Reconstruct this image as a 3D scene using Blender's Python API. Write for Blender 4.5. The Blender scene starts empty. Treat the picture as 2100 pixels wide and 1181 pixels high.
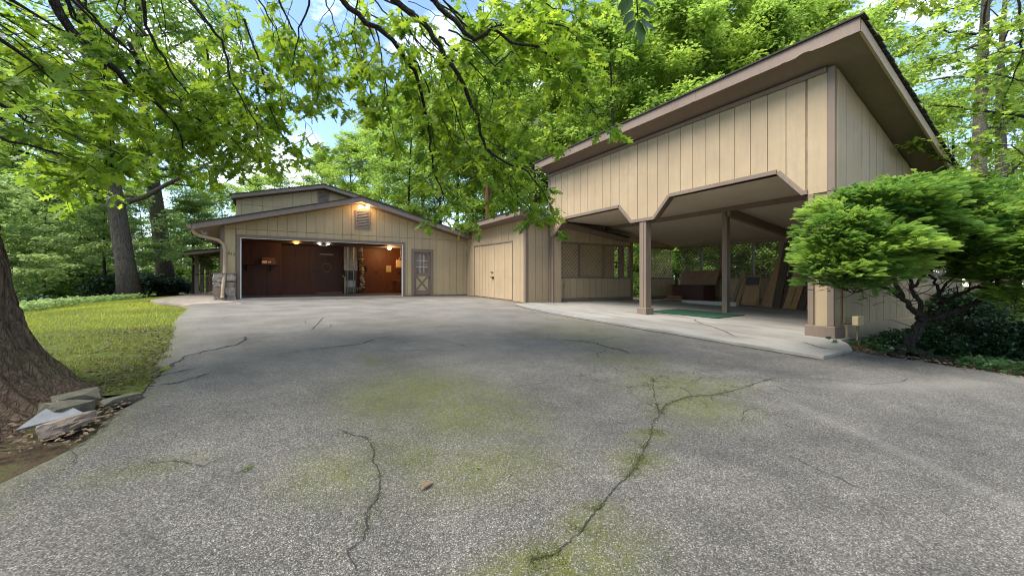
import bpy, bmesh, math, random
import numpy as np
from mathutils import Vector, Matrix, noise
R = random.Random(7)
S = bpy.context.scene
COL = S.collection

# ------------------------------------------------------------------ camera, sky, sun, exposure
CZ = 1.15                                     # eye height above the drive at the camera
cam = bpy.data.cameras.new('camera'); cam_o = bpy.data.objects.new('camera', cam); COL.objects.link(cam_o)
cam_o.location = (0, 0, CZ); cam_o.rotation_euler = (math.pi/2, 0, -math.radians(29.87))
cam.sensor_width = 36; cam.lens = 14.64; cam.shift_y = -0.006; cam.clip_start = .05; cam.clip_end = 900
S.camera = cam_o
SUN_EL, SUN_DIR = math.radians(58), Vector((-.98, .12, 0)).normalized()
w = bpy.data.worlds.new('World'); S.world = w; w.use_nodes = True
nt = w.node_tree; nt.nodes.clear()
def N(t, ty, **kw):
    n = t.nodes.new(ty)
    for k, v in kw.items():
        if k in n.inputs: n.inputs[k].default_value = v
        else: setattr(n, k, v)
    return n
sky = N(nt, 'ShaderNodeTexSky', sky_type='NISHITA', sun_disc=False, sun_elevation=SUN_EL,
        sun_rotation=math.atan2(SUN_DIR.x, SUN_DIR.y), air_density=1.0, dust_density=.3, ozone_density=2.0, altitude=300)
tc = N(nt, 'ShaderNodeTexCoord'); mp = N(nt, 'ShaderNodeMapping'); mp.inputs['Scale'].default_value = (1, 1, 2.2)
nz = N(nt, 'ShaderNodeTexNoise', Scale=3.2, Detail=7.0, Roughness=.6)
cr = N(nt, 'ShaderNodeValToRGB'); cr.color_ramp.elements[0].position = .49; cr.color_ramp.elements[1].position = .66
mx = N(nt, 'ShaderNodeMix', data_type='RGBA'); mx.inputs[7].default_value = (7.0, 7.5, 8.4, 1)
bg = N(nt, 'ShaderNodeBackground', Strength=.11); ow = N(nt, 'ShaderNodeOutputWorld')
L = nt.links.new
L(tc.outputs['Generated'], mp.inputs[0]); L(mp.outputs[0], nz.inputs[0]); L(nz.outputs['Fac'], cr.inputs[0])
L(cr.outputs[0], mx.inputs[0]); L(sky.outputs[0], mx.inputs[6]); L(mx.outputs[2], bg.inputs[0]); L(bg.outputs[0], ow.inputs[0])
sun = bpy.data.lights.new('sun', 'SUN'); sun.energy = 2.5; sun.angle = math.radians(42); sun.color = (1, .95, .86)
sun_o = bpy.data.objects.new('sun', sun); COL.objects.link(sun_o)
sv = Vector((SUN_DIR.x*math.cos(SUN_EL), SUN_DIR.y*math.cos(SUN_EL), math.sin(SUN_EL)))
sun_o.rotation_euler = sv.to_track_quat('Z', 'Y').to_euler()
S.view_settings.view_transform = 'Standard'; S.view_settings.look = 'None'
S.view_settings.exposure = 1.76; S.view_settings.gamma = 1; S.view_settings.use_curve_mapping = False
S.cycles.max_bounces = 8; S.cycles.diffuse_bounces = 5; S.cycles.transmission_bounces = 5; S.cycles.glossy_bounces = 3
S.cycles.sample_clamp_indirect = 8; S.cycles.filter_width = 1.1

# ------------------------------------------------------------------ helpers
def at(px, zc, z=None):
    """ground spot seen along a bearing (tangent) at a distance, in metres"""
    t = (px-1050)/854
    return Vector((zc*(.867*t+.498), zc*(.867-.498*t), 0 if z is None else z))
def pt(px, py, zc):
    v = at(px, zc); v.z = CZ+(578-py)/854*zc; return v

class MB:
    def __init__(s): s.v = []; s.f = []
    def add(s, vs, fs):
        o = len(s.v); s.v += [tuple(v) for v in vs]; s.f += [tuple(i+o for i in f) for f in fs]; return s
    def box(s, x0, x1, y0, y1, z0, z1):
        vs = [(x, y, z) for z in (z0, z1) for y in (y0, y1) for x in (x0, x1)]
        return s.add(vs, [(0,2,3,1),(4,5,7,6),(0,1,5,4),(2,6,7,3),(0,4,6,2),(1,3,7,5)])
    def obox(s, c, ax, ay, az):
        """oriented box: centre and three half-axis vectors"""
        c, ax, ay, az = map(Vector, (c, ax, ay, az))
        vs = [c+ax*i+ay*j+az*k for k in (-1,1) for j in (-1,1) for i in (-1,1)]
        return s.add(vs, [(0,2,3,1),(4,5,7,6),(0,1,5,4),(2,6,7,3),(0,4,6,2),(1,3,7,5)])
    def prism(s, ax, pts, c0, c1):
        n = len(pts)
        if ax == 'X': f = lambda u, z, c: (c, u, z)
        elif ax == 'Y': f = lambda u, z, c: (u, c, z)
        else: f = lambda u, z, c: (u, z, c)
        vs = [f(u, z, c0) for u, z in pts]+[f(u, z, c1) for u, z in pts]
        return s.add(vs, [tuple(range(n))[::-1], tuple(range(n, 2*n))]+[(i, (i+1) % n, n+(i+1) % n, n+i) for i in range(n)])
    def tube(s, P, rad, n=6, cap=True):
        P = [Vector(p) for p in P]; m = len(P); vs = []
        ref = Vector((0, 0, 1)) if abs((P[-1]-P[0]).normalized().z) < .9 else Vector((1, 0, 0))
        for i, p in enumerate(P):
            d = (P[min(i+1, m-1)]-P[max(i-1, 0)]).normalized()
            a = d.cross(ref).normalized(); b = d.cross(a)
            r = rad[i] if isinstance(rad, (list, tuple)) else rad
            for k in range(n):
                q = 2*math.pi*k/n; vs.append(p+(a*math.cos(q)+b*math.sin(q))*r)
        fs = [(i*n+k, i*n+(k+1) % n, (i+1)*n+(k+1) % n, (i+1)*n+k) for i in range(m-1) for k in range(n)]
        if cap: fs += [tuple(range(n))[::-1], tuple(range((m-1)*n, m*n))]
        return s.add(vs, fs)
    def lathe(s, c, prof, n=12):
        vs = [(c[0]+r*math.cos(2*math.pi*k/n), c[1]+r*math.sin(2*math.pi*k/n), c[2]+z) for r, z in prof for k in range(n)]
        m = len(prof)
        return s.add(vs, [(i*n+k, i*n+(k+1) % n, (i+1)*n+(k+1) % n, (i+1)*n+k) for i in range(m-1) for k in range(n)]+[tuple(range(n))[::-1], tuple(range((m-1)*n, m*n))])
    def mesh(s, name, mat, smooth=False):
        me = bpy.data.meshes.new(name); me.from_pydata(s.v, [], s.f)
        bm = bmesh.new(); bm.from_mesh(me); bmesh.ops.recalc_face_normals(bm, faces=bm.faces); bm.to_mesh(me); bm.free()
        if mat: me.materials.append(mat)
        if smooth: me.polygons.foreach_set('use_smooth', [True]*len(me.polygons))
        return me
    def build(s, name, mat, parent=None, smooth=False, bevel=0):
        return link(name, s.mesh(name, mat, smooth), parent, bevel)
def link(name, me, parent=None, bevel=0):
    o = bpy.data.objects.new(name, me); COL.objects.link(o)
    if parent: o.parent = parent; o.matrix_parent_inverse = parent.matrix_basis.inverted()
    if bevel:
        m = o.modifiers.new('edge', 'BEVEL'); m.width = bevel; m.segments = 2; m.limit_method = 'ANGLE'
    return o
def tag(o, label=None, cat=None, group=None, kind=None):
    if label: o['label'] = label
    if cat: o['category'] = cat
    if group: o['group'] = group
    if kind: o['kind'] = kind
    return o
def empty(name, loc, label, cat, group=None, rz=0):
    o = bpy.data.objects.new(name, None); COL.objects.link(o); o.location = loc; o.rotation_euler = (0, 0, rz)
    o.empty_display_size = .2
    return tag(o, label, cat, group)
def copy_tree(o, loc, rz=0, sc=1, label=None, tilt=None):
    c = o.copy(); COL.objects.link(c); c.location = loc; c.rotation_euler = (0, 0, rz)
    c.scale = (sc, sc, sc) if not isinstance(sc, tuple) else sc
    if label: c['label'] = label
    for ch in list(o.children):
        d = ch.copy(); COL.objects.link(d); d.parent = c
        for g in list(ch.children):
            e = g.copy(); COL.objects.link(e); e.parent = d
    return c

# ------------------------------------------------------------------ materials
def new_mat(name):
    m = bpy.data.materials.new(name); m.use_nodes = True; t = m.node_tree; t.nodes.clear()
    out = N(t, 'ShaderNodeOutputMaterial'); b = N(t, 'ShaderNodeBsdfPrincipled')
    t.links.new(b.outputs[0], out.inputs[0]); return m, t, b, out
def rgb(c): return (c[0], c[1], c[2], 1)
def ramp(t, fac, stops):
    r = N(t, 'ShaderNodeValToRGB'); e = r.color_ramp.elements
    while len(e) < len(stops): e.new(.5)
    for el, (p, c) in zip(e, stops): el.position = p; el.color = rgb(c) if len(c) == 3 else c
    t.links.new(fac, r.inputs[0]); return r.outputs[0]
def coords(t, scale=(1, 1, 1), obj=False):
    if obj: src = N(t, 'ShaderNodeTexCoord').outputs['Object']
    else: src = N(t, 'ShaderNodeNewGeometry').outputs['Position']
    m = N(t, 'ShaderNodeMapping'); m.inputs['Scale'].default_value = scale; t.links.new(src, m.inputs[0]); return m.outputs[0]
def noise_n(t, vec, scale, detail=4, rough=.55, out='Fac'):
    n = N(t, 'ShaderNodeTexNoise', Scale=scale, Detail=detail, Roughness=rough); t.links.new(vec, n.inputs[0]); return n.outputs[out]
def mixc(t, fac, a, b, mode='MIX'):
    m = N(t, 'ShaderNodeMix', data_type='RGBA', blend_type=mode)
    for v, i in ((fac, 0), (a, 6), (b, 7)):
        if hasattr(v, 'is_linked') or hasattr(v, 'links'): t.links.new(v, m.inputs[i])
        else: m.inputs[i].default_value = v if i == 0 else rgb(v)
    return m.outputs[2]
def math_n(t, op, a, b=0, clamp=False):
    m = N(t, 'ShaderNodeMath', operation=op, use_clamp=clamp)
    for v, i in ((a, 0), (b, 1)):
        if hasattr(v, 'links'): t.links.new(v, m.inputs[i])
        else: m.inputs[i].default_value = v
    return m.outputs[0]
def bump(t, b, h, strength=.3, dist=.01):
    n = N(t, 'ShaderNodeBump', Strength=strength, Distance=dist); t.links.new(h, n.inputs['Height']); t.links.new(n.outputs[0], b.inputs['Normal'])

def painted(name, c, rough=.62, grain=(60, 60, 3), var=.16, stain=(.25, .2, .14), stain_amt=.35, peel=None):
    m, t, b, out = new_mat(name)
    v = coords(t)
    big = noise_n(t, v, .9, 5, .6); mid = noise_n(t, v, 7, 4, .6)
    fine = noise_n(t, coords(t, grain), 1.5, 4, .65)
    oi = N(t, 'ShaderNodeObjectInfo').outputs['Random']
    c0 = tuple(x*(1-var) for x in c); c1 = tuple(min(1, x*(1+var*.6)) for x in c)
    col = ramp(t, big, [(.3, c0), (.7, c1)])
    col = mixc(t, math_n(t, 'MULTIPLY', oi, .22), col, tuple(x*.82 for x in c))
    st = ramp(t, math_n(t, 'MULTIPLY', mid, big), [(.30, (0, 0, 0)), (.48, (1, 1, 1))])
    col = mixc(t, math_n(t, 'MULTIPLY', st, stain_amt), col, stain)
    stk = noise_n(t, coords(t, (7, 7, .55)), 1.4, 5, .6)
    col = mixc(t, math_n(t, 'MULTIPLY', ramp(t, stk, [(.50, (0,)*3), (.70, (1,)*3)]), stain_amt*.9), col, stain)
    col = mixc(t, ramp(t, fine, [(.35, (.25,)*3), (.5, (0,)*3)]), col, tuple(x*.7 for x in c))
    if peel:
        p = noise_n(t, coords(t, (1, .35, 3)), 9, 6, .7)
        col = mixc(t, ramp(t, p, [(.66, (0,)*3), (.685, (1,)*3)]), col, peel)
    t.links.new(col, b.inputs['Base Color']); b.inputs['Roughness'].default_value = rough
    b.inputs['Specular IOR Level'].default_value = .35
    bump(t, b, fine, .25, .004)
    return m
def plain(name, c, rough=.6, metal=0, var=.2, scale=6, bump_s=.15, obj_var=.25, alpha=None):
    m, t, b, out = new_mat(name)
    v = coords(t); n = noise_n(t, v, scale, 5, .6)
    col = ramp(t, n, [(.3, tuple(x*(1-var) for x in c)), (.7, tuple(min(1, x*(1+var)) for x in c))])
    oi = N(t, 'ShaderNodeObjectInfo').outputs['Random']
    col = mixc(t, math_n(t, 'MULTIPLY', oi, obj_var), col, tuple(x*.55 for x in c))
    t.links.new(col, b.inputs['Base Color']); b.inputs['Roughness'].default_value = rough; b.inputs['Metallic'].default_value = metal
    if bump_s: bump(t, b, noise_n(t, v, scale*6, 4), bump_s, .006)
    return m
def wood(name, c, rough=.6, stretch=(14, 14, 1.2), dark=.5, spec=.4):
    m, t, b, out = new_mat(name)
    v = coords(t, stretch); n = noise_n(t, v, 2.2, 6, .65); big = noise_n(t, coords(t), 1.3, 3)
    col = ramp(t, n, [(.3, tuple(x*dark for x in c)), (.55, c), (.75, tuple(min(1, x*1.25) for x in c))])
    col = mixc(t, math_n(t, 'MULTIPLY', big, .4), col, tuple(x*.6 for x in c))
    oi = N(t, 'ShaderNodeObjectInfo').outputs['Random']
    col = mixc(t, math_n(t, 'MULTIPLY', oi, .3), col, tuple(x*.5 for x in c))
    t.links.new(col, b.inputs['Base Color']); b.inputs['Roughness'].default_value = rough; b.inputs['Specular IOR Level'].default_value = spec
    bump(t, b, n, .2, .004); return m
def bark(name, c, moss=.25, sc=1.0, deep=.25, crack=.7, zs=1.3):
    m, t, b, out = new_mat(name)
    v = coords(t, (5*sc, 5*sc, zs*sc)); n = noise_n(t, v, 2.4, 7, .68); big = noise_n(t, coords(t), 1.1, 4)
    vo = N(t, 'ShaderNodeTexVoronoi', Scale=2.6, feature='DISTANCE_TO_EDGE'); t.links.new(mixc(t, .35, v, noise_n(t, v, 2, 4, .6, 'Color'), 'ADD'), vo.inputs[0])
    col = ramp(t, n, [(.25, tuple(x*deep for x in c)), (.5, c), (.75, tuple(min(1, x*1.7) for x in c))])
    crk = ramp(t, vo.outputs['Distance'], [(.0, (1,)*3), (.14, (0,)*3)])
    col = mixc(t, math_n(t, 'MULTIPLY', crk, crack), col, tuple(x*.2 for x in c))
    col = mixc(t, math_n(t, 'MULTIPLY', ramp(t, big, [(.5, (0,)*3), (.7, (1,)*3)]), moss), col, (.085, .10, .03))
    t.links.new(col, b.inputs['Base Color']); b.inputs['Roughness'].default_value = .9; b.inputs['Specular IOR Level'].default_value = .15
    bump(t, b, math_n(t, 'SUBTRACT', n, math_n(t, 'MULTIPLY', crk, .5)), .8, .04); return m
def leaf_mat(name, a, bcol, c, trans=.45, rough=.45, spec=.35, objv=.35, tcol=1.5):
    m, t, b, out = new_mat(name)
    at_ = N(t, 'ShaderNodeAttribute', attribute_name='tint')
    col = ramp(t, at_.outputs['Fac'], [(0, a), (.5, bcol), (1, c)])
    oi = N(t, 'ShaderNodeObjectInfo').outputs['Random']
    col = mixc(t, math_n(t, 'MULTIPLY', oi, objv), col, (a[0]*.75, a[1]*.85, a[2]*1.2))
    hs = N(t, 'ShaderNodeHueSaturation', Saturation=1.0, Value=tcol, Hue=.494); t.links.new(col, hs.inputs['Color'])
    tr = N(t, 'ShaderNodeBsdfTranslucent'); t.links.new(hs.outputs[0], tr.inputs[0])
    t.links.new(col, b.inputs['Base Color']); b.inputs['Roughness'].default_value = rough; b.inputs['Specular IOR Level'].default_value = spec
    ms = N(t, 'ShaderNodeMixShader'); ms.inputs[0].default_value = trans
    t.links.new(b.outputs[0], ms.inputs[1]); t.links.new(tr.outputs[0], ms.inputs[2]); t.links.new(ms.outputs[0], out.inputs[0]); return m
def emit(name, c, s):
    m, t, b, out = new_mat(name)
    b.inputs['Base Color'].default_value = rgb(c); b.inputs['Emission Color'].default_value = rgb(c); b.inputs['Emission Strength'].default_value = s; return m

M = {}
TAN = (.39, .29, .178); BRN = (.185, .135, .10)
M['siding'] = painted('tan painted siding', TAN)
M['siding_house'] = painted('yellowish tan siding', (.41, .31, .172), stain_amt=.3)
M['groove'] = plain('siding groove', (.24, .17, .105), .8, obj_var=0)
M['trim'] = painted('brown trim paint', BRN, .55, var=.12, stain_amt=.2)
M['fascia'] = painted('weathered brown fascia paint', (.20, .145, .112), .6, var=.2, peel=(.12, .085, .06), grain=(3, 3, 60))
M['soffit'] = painted('soffit paint', (.19, .14, .105), .65, var=.1, stain_amt=.15, grain=(3, 3, 3))
M['ceiling'] = painted('carport ceiling paint', (.52, .43, .33), .7, var=.1, stain_amt=.15, grain=(3, 3, 3))
M['door_tan'] = painted('tan door panel', (.405, .30, .187), stain_amt=.25)
M['shingle'] = plain('dark asphalt shingle', (.035, .032, .03), .95, var=.5, scale=40)
M['white'] = plain('white paint', (.75, .74, .7), .5, var=.06, obj_var=.05)
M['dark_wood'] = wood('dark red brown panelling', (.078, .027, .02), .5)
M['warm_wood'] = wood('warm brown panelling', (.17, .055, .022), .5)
M['plank'] = wood('weathered plank', (.34, .21, .10), .75)
M['plank_dark'] = wood('dark stained plank', (.085, .055, .04), .8)
M['plank_grey'] = wood('greyed plank', (.26, .19, .13), .85)
M['rust'] = plain('rusty metal', (.15, .075, .05), .8, var=.4)
M['black'] = plain('black paint', (.018, .018, .018), .5, var=.1)
M['galv'] = plain('galvanised steel', (.32, .32, .33), .42, .7, var=.25)
M['foil'] = plain('foil duct', (.30, .26, .22), .3, .85, var=.5, scale=14, bump_s=1.0)
M['green_mat'] = plain('green turf mat', (.008, .06, .03), .95, var=.2, scale=60)
M['concrete_block'] = plain('concrete block', (.42, .40, .36), .9, var=.15, scale=20)
M['lamp_warm'] = emit('warm lamp glass', (1, .55, .16), 9)
M['lamp_amber'] = emit('amber lamp glass', (1, .42, .04), 5)
M['lamp_white'] = emit('white lamp glass', (1, .93, .8), 9)
M['lamp_flood'] = emit('flood bulb glass', (1, .66, .32), 7)
M['cream'] = plain('cream plastic', (.55, .42, .22), .5, var=.08)
M['grey_sheet'] = plain('grey sheet', (.19, .19, .185), .8, var=.2, scale=12)
M['litter'] = plain('dead leaf', (.13, .085, .045), .8, var=.4, obj_var=.5)
M['crack'] = plain('open crack', (.03, .027, .022), 1, var=.4, obj_var=0)
M['stain'] = plain('dark tyre stain', (.10, .085, .065), .9, var=.3, obj_var=0)
M['louvre'] = plain('grey louvre paint', (.30, .29, .285), .5, var=.1, obj_var=.1)
M['digit'] = plain('bronze digits', (.10, .07, .04), .5)
M['joint'] = plain('pale worn seam', (.30, .29, .28), .95, var=.25, scale=30, obj_var=0)

def glass_mat():
    m, t, b, out = new_mat('window glass'); b.inputs['Base Color'].default_value = (.9, .92, .92, 1)
    b.inputs['Transmission Weight'].default_value = .9; b.inputs['Roughness'].default_value = .03; b.inputs['IOR'].default_value = 1.1; return m
M['glass'] = glass_mat()

def asphalt():
    m, t, b, out = new_mat('weathered asphalt')
    p = coords(t)
    vo = N(t, 'ShaderNodeTexVoronoi', Scale=150); t.links.new(mixc(t, .012, p, noise_n(t, p, 60, 2, .5, 'Color'), 'ADD'), vo.inputs[0])
    g = ramp(t, N_sep(t, vo.outputs['Color']), [(0, (.062, .056, .047)), (.4, (.140, .127, .107)), (.8, (.222, .202, .171)), (1, (.355, .328, .283))])
    edge = ramp(t, vo.outputs['Distance'], [(.42, (0,)*3), (.66, (1,)*3)])
    col = mixc(t, math_n(t, 'MULTIPLY', edge, .6), g, (.06, .056, .05))
    big = noise_n(t, p, .55, 6, .62); mid = noise_n(t, p, 3.1, 5, .6)
    col = mixc(t, 1.0, col, ramp(t, big, [(.3, (.62, .62, .63)), (.7, (1.3, 1.29, 1.28))]), 'MULTIPLY')
    col = mixc(t, 1.0, col, ramp(t, mid, [(.3, (.82,)*3), (.7, (1.16,)*3)]), 'MULTIPLY')
    paleness = N(t, 'ShaderNodeAttribute', attribute_name='paleness').outputs['Fac']
    col = mixc(t, math_n(t, 'MULTIPLY', paleness, .8), col, (.33, .303, .260))
    rust = ramp(t, noise_n(t, p, .8, 3), [(.66, (0,)*3), (.74, (.35,)*3)])
    col = mixc(t, rust, col, (.25, .18, .14))
    moss = N(t, 'ShaderNodeAttribute', attribute_name='moss').outputs['Fac']
    mk = math_n(t, 'MULTIPLY', moss, ramp(t, noise_n(t, p, 7, 9, .8), [(.24, (0,)*3), (.52, (1,)*3)]))
    # moss sits low, between the stones
    low = ramp(t, N_sep(t, vo.outputs['Color']), [(.45, (1,)*3), (.9, (.3,)*3)])
    mk = math_n(t, 'MULTIPLY', mk, low)
    col = mixc(t, mk, col, mixc(t, noise_n(t, p, 14, 4), (.065, .072, .012), (.155, .16, .03)))
    t.links.new(col, b.inputs['Base Color']); b.inputs['Roughness'].default_value = .88; b.inputs['Specular IOR Level'].default_value = .3
    bump(t, b, math_n(t, 'SUBTRACT', math_n(t, 'MULTIPLY', N_sep(t, vo.outputs['Color']), .6), edge), .8, .006)
    return m
def N_sep(t, c):
    n = N(t, 'ShaderNodeSeparateColor'); t.links.new(c, n.inputs[0]); return n.outputs[0]
M['asphalt'] = asphalt()
def concrete(name, c):
    m, t, b, out = new_mat(name); p = coords(t)
    big = noise_n(t, p, .7, 6, .65); fine = noise_n(t, p, 40, 4); streak = noise_n(t, coords(t, (2.5, .5, 1)), 1.6, 5, .6)
    col = ramp(t, big, [(.3, tuple(x*.72 for x in c)), (.65, tuple(x*1.12 for x in c))])
    col = mixc(t, ramp(t, streak, [(.48, (0,)*3), (.66, (.7,)*3)]), col, (.13, .105, .075))
    col = mixc(t, math_n(t, 'MULTIPLY', fine, .35), col, tuple(x*.7 for x in c))
    t.links.new(col, b.inputs['Base Color']); b.inputs['Roughness'].default_value = .8
    bump(t, b, fine, .2, .004); return m
M['concrete'] = concrete('carport concrete', (.255, .24, .21)); M['path'] = concrete('tan path concrete', (.30, .245, .19))
def soil(name, stops, sc=5):
    m, t, b, out = new_mat(name); p = coords(t); n = noise_n(t, p, sc, 8, .7)
    t.links.new(ramp(t, n, stops), b.inputs['Base Color']); b.inputs['Roughness'].default_value = .95; b.inputs['Specular IOR Level'].default_value = .1
    bump(t, b, noise_n(t, p, sc*5, 5), .8, .03); return m
M['soil'] = soil('forest soil', [(.3, (.028, .02, .012)), (.5, (.07, .05, .03)), (.65, (.06, .075, .02)), (.8, (.11, .085, .05))])
M['stone'] = plain('fieldstone', (.30, .25, .21), .85, var=.35, scale=9, bump_s=.6, obj_var=.65)
M['stone_mossy'] = plain('mossy stone', (.125, .11, .07), .9, var=.4, scale=11, bump_s=.7, obj_var=.3)
M['stone_pink'] = plain('pinkish stone', (.22, .165, .125), .9, var=.3, scale=12, bump_s=.7, obj_var=.2)
M['mortar'] = plain('dark mortar', (.16, .145, .125), .95)
M['bark_near'] = bark('near oak bark', (.115, .078, .05), .5, 2.2, .16, 0, .6)
M['bark'] = bark('grey bark', (.115, .095, .075), .3, 1.6, .25, .35)
M['bark_dark'] = bark('dark bark', (.05, .04, .032), .1, 3)
M['bark_red'] = bark('reddish flaking bark', (.17, .075, .045), 0, 2.2)
M['leaf_oak'] = leaf_mat('oak leaf', (.05, .11, .012), (.135, .22, .018), (.25, .335, .025), .58, .4, .4, 0, 2.0)
M['leaf_yellow'] = leaf_mat('yellow green leaf', (.16, .24, .02), (.25, .33, .025), (.36, .42, .03), .55, .4, .3, 0, 1.5)
M['leaf_tall'] = leaf_mat('tall tree leaf', (.12, .195, .03), (.20, .29, .04), (.29, .38, .05), .58, .45, .35, .22, 1.9)
M['leaf_broad'] = leaf_mat('broad tree leaf', (.10, .175, .028), (.175, .265, .04), (.26, .35, .045), .58, .45, .35, .22, 1.9)
M['leaf_grey'] = leaf_mat('grey green leaf', (.13, .20, .06), (.20, .28, .085), (.27, .35, .11), .55, .5, .4, .2, 1.8)
M['leaf_bush'] = leaf_mat('bush leaf', (.085, .155, .03), (.165, .265, .04), (.26, .35, .055), .48, .5, .3, .4, 1.7)
M['leaf_dark'] = leaf_mat('dark evergreen leaf', (.012, .034, .014), (.025, .06, .02), (.05, .10, .03), .25, .4, .4, .2, 1.3)
M['leaf_hickory'] = leaf_mat('hickory leaf', (.02, .055, .012), (.03, .075, .015), (.05, .10, .02), .35, .4, .4, 0, 1.5)
M['cypress'] = leaf_mat('cypress spray', (.04, .11, .022), (.135, .25, .038), (.28, .40, .06), .45, .5, .3, 0, 1.5)
M['ivy'] = leaf_mat('ivy leaf', (.02, .05, .015), (.04, .09, .025), (.08, .14, .035), .3, .35, .5, .2, 1.3)
M['moss'] = leaf_mat('moss', (.05, .058, .010), (.09, .10, .016), (.15, .16, .03), .25, .8, .1, 0, 1.2)
M['grass'] = leaf_mat('lawn blade', (.10, .098, .03), (.20, .245, .03), (.42, .44, .05), .45, .5, .3, 0, 1.5)
M['lawn'] = soil('lawn soil', [(.3, (.045, .04, .015)), (.5, (.08, .10, .02)), (.7, (.12, .14, .025))], 9)

# ------------------------------------------------------------------ terrain
def sm(a, b, x):
    x = min(1, max(0, (x-a)/(b-a))); return x*x*(3-2*x)
def drive_z(y): return .02+.031*max(-8, min(y, 17.2))
EDGE = [(-9, -1.2), (1.5, -1.28), (3.2, -1.26), (3.8, -1.06), (4.6, -1.02), (5.3, -1.06), (6.1, -1.2), (8, -1.35), (10.2, -1.72), (12, -1.9), (13.9, -2.0), (15, -2.2), (17.2, -1.9)]
def edge_x(y):
    e = float(np.interp(y, [a for a, _ in EDGE], [b for _, b in EDGE]))
    return e+.06*noise.noise(Vector((y*1.3, 3, 0)))+.025*noise.noise(Vector((y*6, 9, 0)))
def G(x, y):
    z = drive_z(y)
    z -= 2.6*sm(-5.2, -13, x)+.10*sm(-3, -5.4, x)
    k = sm(3.4, 2.6, y)*sm(7.4, 8.2, x)
    z -= k*(.06*(min(x, 30)-7.6)*1.6)
    z -= 1.5*sm(15.5, 24, x)*(1-k)
    if x < -1.1 and y < 17: z += .05*noise.noise(Vector((x*.7, y*.7, 0)))*sm(-1.1, -1.8, x)
    z += .25*noise.noise(Vector((x*.12, y*.12, 5)))*sm(6, 14, abs(x-4))
    return z
def axis(a, b, c0, c1, fine, grow=1.22, first=.6):
    xs = list(np.arange(c0, c1+1e-6, fine)); s = first; x = c0
    lo = []
    while x > a: x -= s; s *= grow; lo.append(x)
    s = first; x = c1; hi = []
    while x < b: x += s; s *= grow; hi.append(x)
    return lo[::-1]+xs+hi
xs = axis(-260, 260, -8, 18, .33); ys = axis(-120, 380, -5, 26, .33)
gm = MB()
gm.v = [(x, y, G(x, y)-.05-(.10 if -.9 < x < 7.3 and y < 17.4 else 0)) for y in ys for x in xs]
nx = len(xs)
gm.f = [(j*nx+i, j*nx+i+1, (j+1)*nx+i+1, (j+1)*nx+i) for j in range(len(ys)-1) for i in range(nx-1)]
tag(gm.build('ground', M['soil'], smooth=True), kind='structure')
# lawn sheet
lm = MB(); lys = np.arange(4.9, 22.6, .3)
def lawn_l(y): return float(np.interp(y, [3.8, 6, 9, 12, 15, 19, 22.5], [-2.2, -3.6, -4.6, -5.1, -5.3, -5.0, -4.2]))+.15*noise.noise(Vector((y, 1, 1)))
def lawn_r(y): return (edge_x(y)+.02 if y < 14 else float(np.interp(y, [14, 15.2, 17, 22.5], [-2.0, -2.7, -3.6, -3.6])))
for y in lys:
    a, b_ = lawn_l(y), lawn_r(y)
    for i in range(15):
        x = a+(b_-a)*i/14; lm.v.append((x, y, G(x, y)-.012))
lm.f = [(j*15+i, j*15+i+1, (j+1)*15+i+1, (j+1)*15+i) for j in range(len(lys)-1) for i in range(14)]
tag(lm.build('lawn', M['lawn'], smooth=True), kind='structure')

# asphalt drive: fine grid with moss, far paleness and worn streaks recorded per vertex
MOSS = [((1.23,3.79),.55,.7,1),((1.26,3.03),.4,.5,1),((.8,3.67),.34,.6,.9),((1.7,3.22),.26,.6,.7),((.3,2.47),.24,.28,.8),((1.06,2.13),.42,.28,.8),((.69,2.6),.2,.4,.5),
        ((3.6,2.9),.5,.5,.85),((3.17,2.31),.4,.35,.9),((3.35,2.71),.3,.5,.8),((4.0,3.9),.5,.5,.6),((1.01,1.27),.35,.16,1),((.8,1.36),.2,.1,1),((1.25,1.47),.16,.1,.9),((4.6,5.0),.5,.5,.6),((4.97,5.9),.8,.8,.45),
        ((5.9,7.4),.4,1.2,.5),((1.61,2.73),.2,.4,.6),((1.04,5.28),.12,.4,.6),((.76,2.43),.2,.25,.7),((3.9,2.6),.4,.25,.7),((-.6,3.0),.3,.12,.45),((4.8,6.6),.4,.8,.35),((2.3,8.6),.8,.6,.25),((1.9,1.8),.2,.14,.8),((2.3,2.05),.16,.1,.8)]
rows = list(np.arange(-5, 1, .1))+list(np.arange(1, 7, .05))+list(np.arange(7, 16.9, .12))+[17.0]
NC = 110; dm = MB(); moss = []; paleness = []
for y in rows:
    a = edge_x(y); bb = 7.55 if y < 11.6 else 8.6
    if y < 2.75: bb = 7.5+.05*noise.noise(Vector((y*3, 2, 2)))
    for i in range(NC):
        x = a+(bb-a)*i/(NC-1)
        z = drive_z(y)+.016*noise.noise(Vector((x*.5, y*.5, 0)))-.03*sm(a+.12, a, x)-.05*sm(13, 17, y)*0
        dm.v.append((x, y, z))
        v = 0
        for (cx, cy), rx, ry, s in MOSS:
            d = ((x-cx)/rx)**2+((y-cy)/ry)**2
            if d < 5: v = max(v, s*math.exp(-d*.9))
        v = max(v, .35*sm(a+.35, a, x))
        moss.append(v)
        wr = .25*sm(3, 7, y)+.42*sm(6.5, 13, y)  # asphalt gets paler with distance up the drive
        dl = abs((x-3.8)*(-.80)+(y-1.62)*.42)/.9 if 3.0 < x < 4.1 else 9
        wr = max(wr, .3*math.exp(-(dl/.05)**2))
        d2 = abs(y-(1.75-.35*(x-5.6))); wr = max(wr, .45*math.exp(-(d2/.22)**2)*sm(4.3, 5.4, x))
        paleness.append(wr*(.7+.6*noise.noise(Vector((x*1.5, y*1.5, 4)))))
nr = len(rows)
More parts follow.
